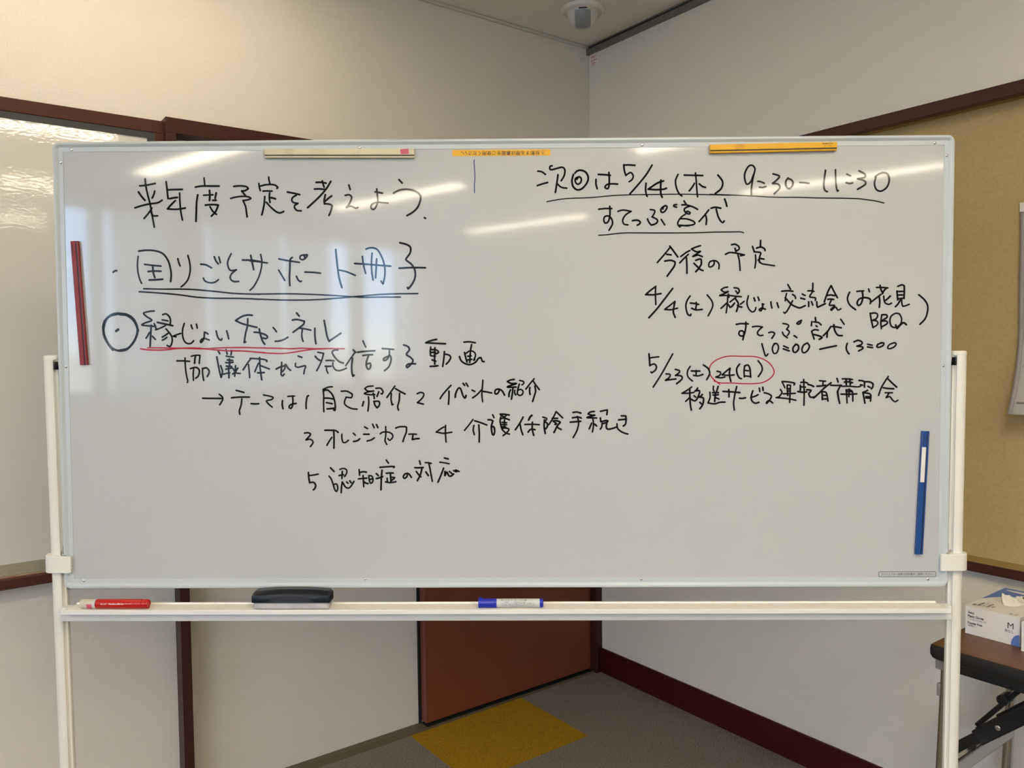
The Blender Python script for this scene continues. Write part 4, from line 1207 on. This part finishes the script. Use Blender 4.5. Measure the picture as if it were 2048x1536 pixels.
# eraser
g = empty('board_eraser', stand_mw(-.4275, .0, TZ)); tag(g, 'black whiteboard eraser with a grey felt pad on the pen tray', 'eraser')
b = MB(); b.box(-.0765, .0765, -.0368, -.0095, 0, .0155); b.build('felt_pad', M['felt'], g, bevel=.004)
# shell: cross-sections along x, sides lean in, top crowned
b = MB(); xs = [-.0790,-.0780,-.0740,-.066,-.050,-.025,0,.025,.050,.066,.0745,.0785,.0790]; secs = []
for x in xs:
    q = abs(x)/.079; top = .0400-.0042*q**2.2-(.004 if q > .985 else 0); ins = .0 if q < .985 else .0012
    lean = .0065
    secs.append([(x, -.0400+ins, .0148), (x, -.0405+ins, .020), (x, -.0388+ins, .0305-.0015*q), (x, -.0340, top-.0032), (x, -.0300, top), (x, -.0125, top), (x, -.0088, top-.0025), (x, -.0075-ins, .029-.001*q), (x, -.0070-ins, .020), (x, -.0074-ins, .0148)])
m_ = len(secs[0]); vs = [p for s in secs for p in s]
b.add(vs, [(i*m_+j, (i+1)*m_+j, (i+1)*m_+(j+1)%m_, i*m_+(j+1)%m_) for i in range(len(xs)-1) for j in range(m_)]+[tuple(range(m_)), tuple((len(xs)-1)*m_+j for j in reversed(range(m_)))])
b.build('shell', M['eraser'], g, bevel=.0012, sharp=30)
b = MB(); n = 24; vs = []
for k in range(n+1):
    a = math.pi*k/n; xx = -.046*math.cos(a); zz = .0160+.0125*math.sin(a)
    vs += [(xx, -.0409+.162*(max(zz, .020)-.020) if zz > .020 else -.0409, zz), (xx, -.0409, .0158)]
b.add(vs, [(2*k, 2*k+1, 2*k+3, 2*k+2) for k in range(n)]); b.build('thumb_grip', M['black'], g)
# ================================================================ folding table and glove boxes
TX0, TX1, TY0, TY1, TZT = -.482, -.035, -1.632, -3.43, .70
T = empty('folding_table', Vector(((TX0+TX1)/2, (TY0+TY1)/2, 0))); tag(T, 'long brown wood-topped folding table with black edges behind the right post', 'table'); inv = T.matrix_world.inverted()
def rr2(i, z, r=.016):
    pts = []
    for cx, cy, a0 in ((TX1-i-r, TY0-i-r, 0), (TX0+i+r, TY0-i-r, 90), (TX0+i+r, TY1+i+r, 180), (TX1-i-r, TY1+i+r, 270)):
        for k in range(7):
            a = math.radians(a0+15*k); pts.append((cx+r*math.cos(a), cy+r*math.sin(a), z))
    return pts
b = MB(); b.prism([p[:2] for p in rr2(.004, 0, .014)], 2, TZT-.024, TZT); b.build('tabletop', M['wood'], T, mw=inv, bevel=.0015)
b = MB()
lp = [rr2(.0045, TZT-.0006, .014), rr2(.0005, TZT-.004), rr2(-.0005, TZT-.012), rr2(-.0003, TZT-.023), rr2(.0025, TZT-.030), rr2(.008, TZT-.034), rr2(.03, TZT-.034)]; n = len(lp[0])
b.add([p for l in lp for p in l], [(i*n+j, i*n+(j+1)%n, (i+1)*n+(j+1)%n, (i+1)*n+j) for i in range(len(lp)-1) for j in range(n)]); b.build('edge_band', M['black'], T, mw=inv)
for x in (TX0+.030, TX1-.045):
    b = MB(); b.box(x, x+.012, TY1+.05, TY0-.035, TZT-.060, TZT-.025); b.build('apron_rail', M['black'], T, mw=inv, bevel=.002)
for sg, ye in ((1, TY0), (-1, TY1)):
    y = ye-sg*.018
    for x in (-.440, -.075):
        b = MB(); b.cyl((x, y-sg*.006, TZT-.05), (x, y+sg*.018, .012), .0125, 20); lg = b.build('leg', M['chrome'], T, mw=inv)
        b = MB(); b.cyl((x, y+sg*.0183, 0), (x, y+sg*.0175, .03), .015, 20); b.build('foot_cap', M['black'], lg)
        b = MB(); b.box(x-.016, x+.016, y-.014, y+.014, TZT-.062, TZT-.030); b.build('leg_bracket', M['cal_g'], T, mw=inv, bevel=.003)
    b = MB(); b.box(-.450, -.438, y+sg*.004, y+sg*.013, .574, .604); b.build('catch_tab', M['cal_g'], T, mw=inv, bevel=.003)
    b = MB(); b.box(-.43, -.085, y-sg*.002-.010, y-sg*.002+.010, .372, .412); b.build('cross_bar', M['chrome'], T, mw=inv, bevel=.006)
    for x in (-.285, -.150):
        p0 = Vector((x, y+sg*.045, .384)); p1 = Vector((x, y-sg*.25, TZT-.040)); pm = p0.lerp(p1, .46)
        b = MB(); b.bar(p0, p1, (0,0,1), .006, .026); br = b.build('brace', M['black'], T, mw=inv, bevel=.002)
        b = MB(); b.bar(p0.lerp(p1, .18)+Vector((-.006,0,0)), p0.lerp(p1, .66)+Vector((-.006,0,0)), (0,0,1), .006, .036); b.build('brace_link', M['black'], br, bevel=.003)
        for q in (.34, .60):
            c = p0.lerp(p1, q)+Vector((-.009,0,0)); b = MB(); b.lathe([(.006,0),(.006,.001),(.003,.0025)], c, (-1,0,0), 16); b.build('rivet', M['chrome'], br)
    b = MB(); b.cyl((-.262, y-sg*.050, .532), (-.225, y-sg*.050, .532), .0125, 18); b.build('release_knob', M['black'], T, mw=inv, bevel=.002)
    b = MB(); b.cyl((-.29, y-sg*.10, .505), (-.145, y-sg*.10, .505), .007, 12); b.build('brace_rod', M['black'], T, mw=inv)
    b = MB(); b.cyl((-.245, y+sg*.01, .445), (-.245, y-sg*.14, .640), .006, 10); b.build('spring_rod', M['black'], T, mw=inv)

def glove_box(x0, x1, y0, y1, lab):
    """x0 = face towards the room, y0 = end nearer the corner"""
    h = .0648; g = empty('glove_box', Vector(((x0+x1)/2, (y0+y1)/2, TZT))); tag(g, lab, 'box', 'cartons of plastic gloves'); X = (x1-x0)/2; Y = (y0-y1)/2
    # carton walls, with an oval mouth in the lid
    b = MB(); t = .0012
    b.box(-X, X, -Y, Y, 0, t); b.box(-X, -X+t, -Y, Y, t, h-t); b.box(X-t, X, -Y, Y, t, h-t); b.box(-X+t, X-t, -Y, -Y+t, t, h-t); b.box(-X+t, X-t, Y-t, Y, t, h-t)
    n = 48; out = []; inn = []
    for k in range(n):
        a = 2*math.pi*k/n; c, s = math.cos(a), math.sin(a); q = max(abs(c)/X, abs(s)/Y); out.append((c/q, s/q)); inn.append((.012+.052*c, -.004+.023*s))
    for sx in (-1, 1):
        for sy in (-1, 1):
            k = min(range(n), key=lambda q: (out[q][0]-sx*X)**2+(out[q][1]-sy*Y)**2); out[k] = (sx*X, sy*Y)
    for z in (h, h-t): b.add([(x, y, z) for x, y in out+inn], [(k, (k+1)%n, n+(k+1)%n, n+k) for k in range(n)])
    b.add([(x, y, h-t) for x, y in out]+[(x, y, h) for x, y in out], [(k, (k+1)%n, n+(k+1)%n, n+k) for k in range(n)])
    b.build('carton', M['card'], g, sharp=30)
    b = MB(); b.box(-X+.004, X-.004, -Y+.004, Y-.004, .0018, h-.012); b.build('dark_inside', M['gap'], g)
    # glove pulled up through the mouth
    b = MB(); nu, nv = 44, 22; vs = []
    def hill(x, y, cx, cy, sx, sy): return math.exp(-((x-cx)/sx)**2-((y-cy)/sy)**2)
    for i in range(nu+1):
        for j in range(nv+1):
            a = -1+2*i/nu; c = -1+2*j/nv
            x = .012+.0505*a*math.sqrt(1-c*c*.5); y = -.004+.0225*c*math.sqrt(1-a*a*.5)
            def ridge(a0, c0, a1, c1, hh, w0):
                dx, dy = a1-a0, c1-c0; L2 = dx*dx+dy*dy; t = max(0, min(1, ((a-a0)*dx+(c-c0)*dy)/L2)); dd = math.hypot(a-a0-t*dx, c-c0-t*dy)
                return hh*(1-.75*t)*max(0, 1-dd/w0)**1.15
            z = -.007+max(ridge(-.42, .45, .30, -.55, .030, .52), ridge(.62, .10, .20, .75, .019, .40), ridge(.45, -.55, .85, .0, .013, .34))
            z -= .022*hill(a, c, .42, -.12, .26, .30)
            z += .0016*math.sin(11*a+6*c)+.0010*math.sin(19*a-9*c+1)
            vs.append((x-.006*hill(a, c, -.45, .42, .34, .55), y+.010*hill(a, c, -.45, .42, .34, .5), h+z))
    b.add(vs, [(i*(nv+1)+j, (i+1)*(nv+1)+j, (i+1)*(nv+1)+j+1, i*(nv+1)+j+1) for i in range(nu) for j in range(nv)])
    gl = b.build('glove', M['glove'], g, sharp=50)
    # printing: blue swash round the far part of the lid and the near end, wording in black
    e = .0003
    def swash(poly): bb = MB(); bb.add([(x, y, h+e) for x, y in poly], [tuple(range(len(poly)))]); bb.build('blue_swash', M['blue'], g)
    up = [(X-.002, Y-.001), (X-.002, -Y+.001), (X-.012, -Y+.001)]
    inner = []
    for k in range(15):
        q = k/14; y = -Y+.001+(2*Y-.002)*q; inner.append((X-.012-.030*math.sin(math.pi*min(1, q*.9))-.115*q**3.2, y))
    swash([(X-.002, -Y+.001)]+inner+[(X-.002, Y-.001)])
    for xx, yy, lx, ly in ((X-.022, .006, .0075, .040), (X-.046, -.026, .0085, .030)):
        bb = MB(); bb.add([(xx+lx*math.cos(a), yy+ly*math.sin(a), h+2*e) for a in [2*math.pi*k/28 for k in range(28)]], [tuple(range(28))]); bb.build('pale_swash', M['card'], g)
    bb = MB(); pts = [(-X-e, -Y+.0005, .0)]+[(-X-e, -Y+.0005+.017*math.cos(a), .026*math.sin(a)) for a in [math.pi/2*k/12 for k in range(13)]]; bb.add(pts, [tuple(range(len(pts)))]); bb.build('blue_corner', M['blue'], g)
    R_, U_ = (0,-1,0), (0,0,1)
    for body, z, w, hh in (('Askul', .0477, .0130, .0062), ('Plastic Gloves', .0395, .0340, .0062), ('\u30d7\u30e9\u30b9\u30c1\u30c3\u30af\u30b0\u30ed\u30fc\u30d6', .0330, .0390, .0044), ('Powder Free', .0238, .0310, .0054), ('100\u679a\u5165', .0180, .0170, .0046)):
        lettering(body, 'carton_print', M['print'], g, (-X, Y-.0058, z), R_, U_, width=w, height=hh, bold=.022)
    lettering('M', 'size_print', M['print'], g, (-X, -Y+.0245, .0360), R_, U_, width=.0120, height=.0132, bold=0)
    lettering('\u7c89\u306a\u3057', 'size_print', M['print'], g, (-X, -Y+.0300, .0262), R_, U_, width=.0180, height=.0072, bold=.03)
    for k, (body, w) in enumerate((('Askul', .012), ('Plastic Gloves', .031), ('\u30d7\u30e9\u30b9\u30c1\u30c3\u30af\u30b0\u30ed\u30fc\u30d6', .036), ('Powder Free', .028), ('100\u679a\u5165', .016))):
        lettering(body, 'lid_print', M['print'], g, (-X+.014+.003*k, Y-.0135-.0088*k, h), (1,0,0), (0,1,0), width=w*1.15, height=.0066, bold=.03)
    for k, (body, w) in enumerate((('M', .0095), ('\u7c89\u306a\u3057', .018))):
        lettering(body, 'lid_print', M['print'], g, (-X+.010, -Y+.020-.009*k, h), (1,0,0), (0,1,0), width=w, height=.006, bold=0)
    return g
glove_box(-.345, -.128, -1.6525, -1.7665, 'carton of plastic gloves with a glove pulled up, nearest the table end')
glove_box(-.366, -.149, -1.7775, -1.8915, 'second carton of plastic gloves, beside the first and farther along the table')
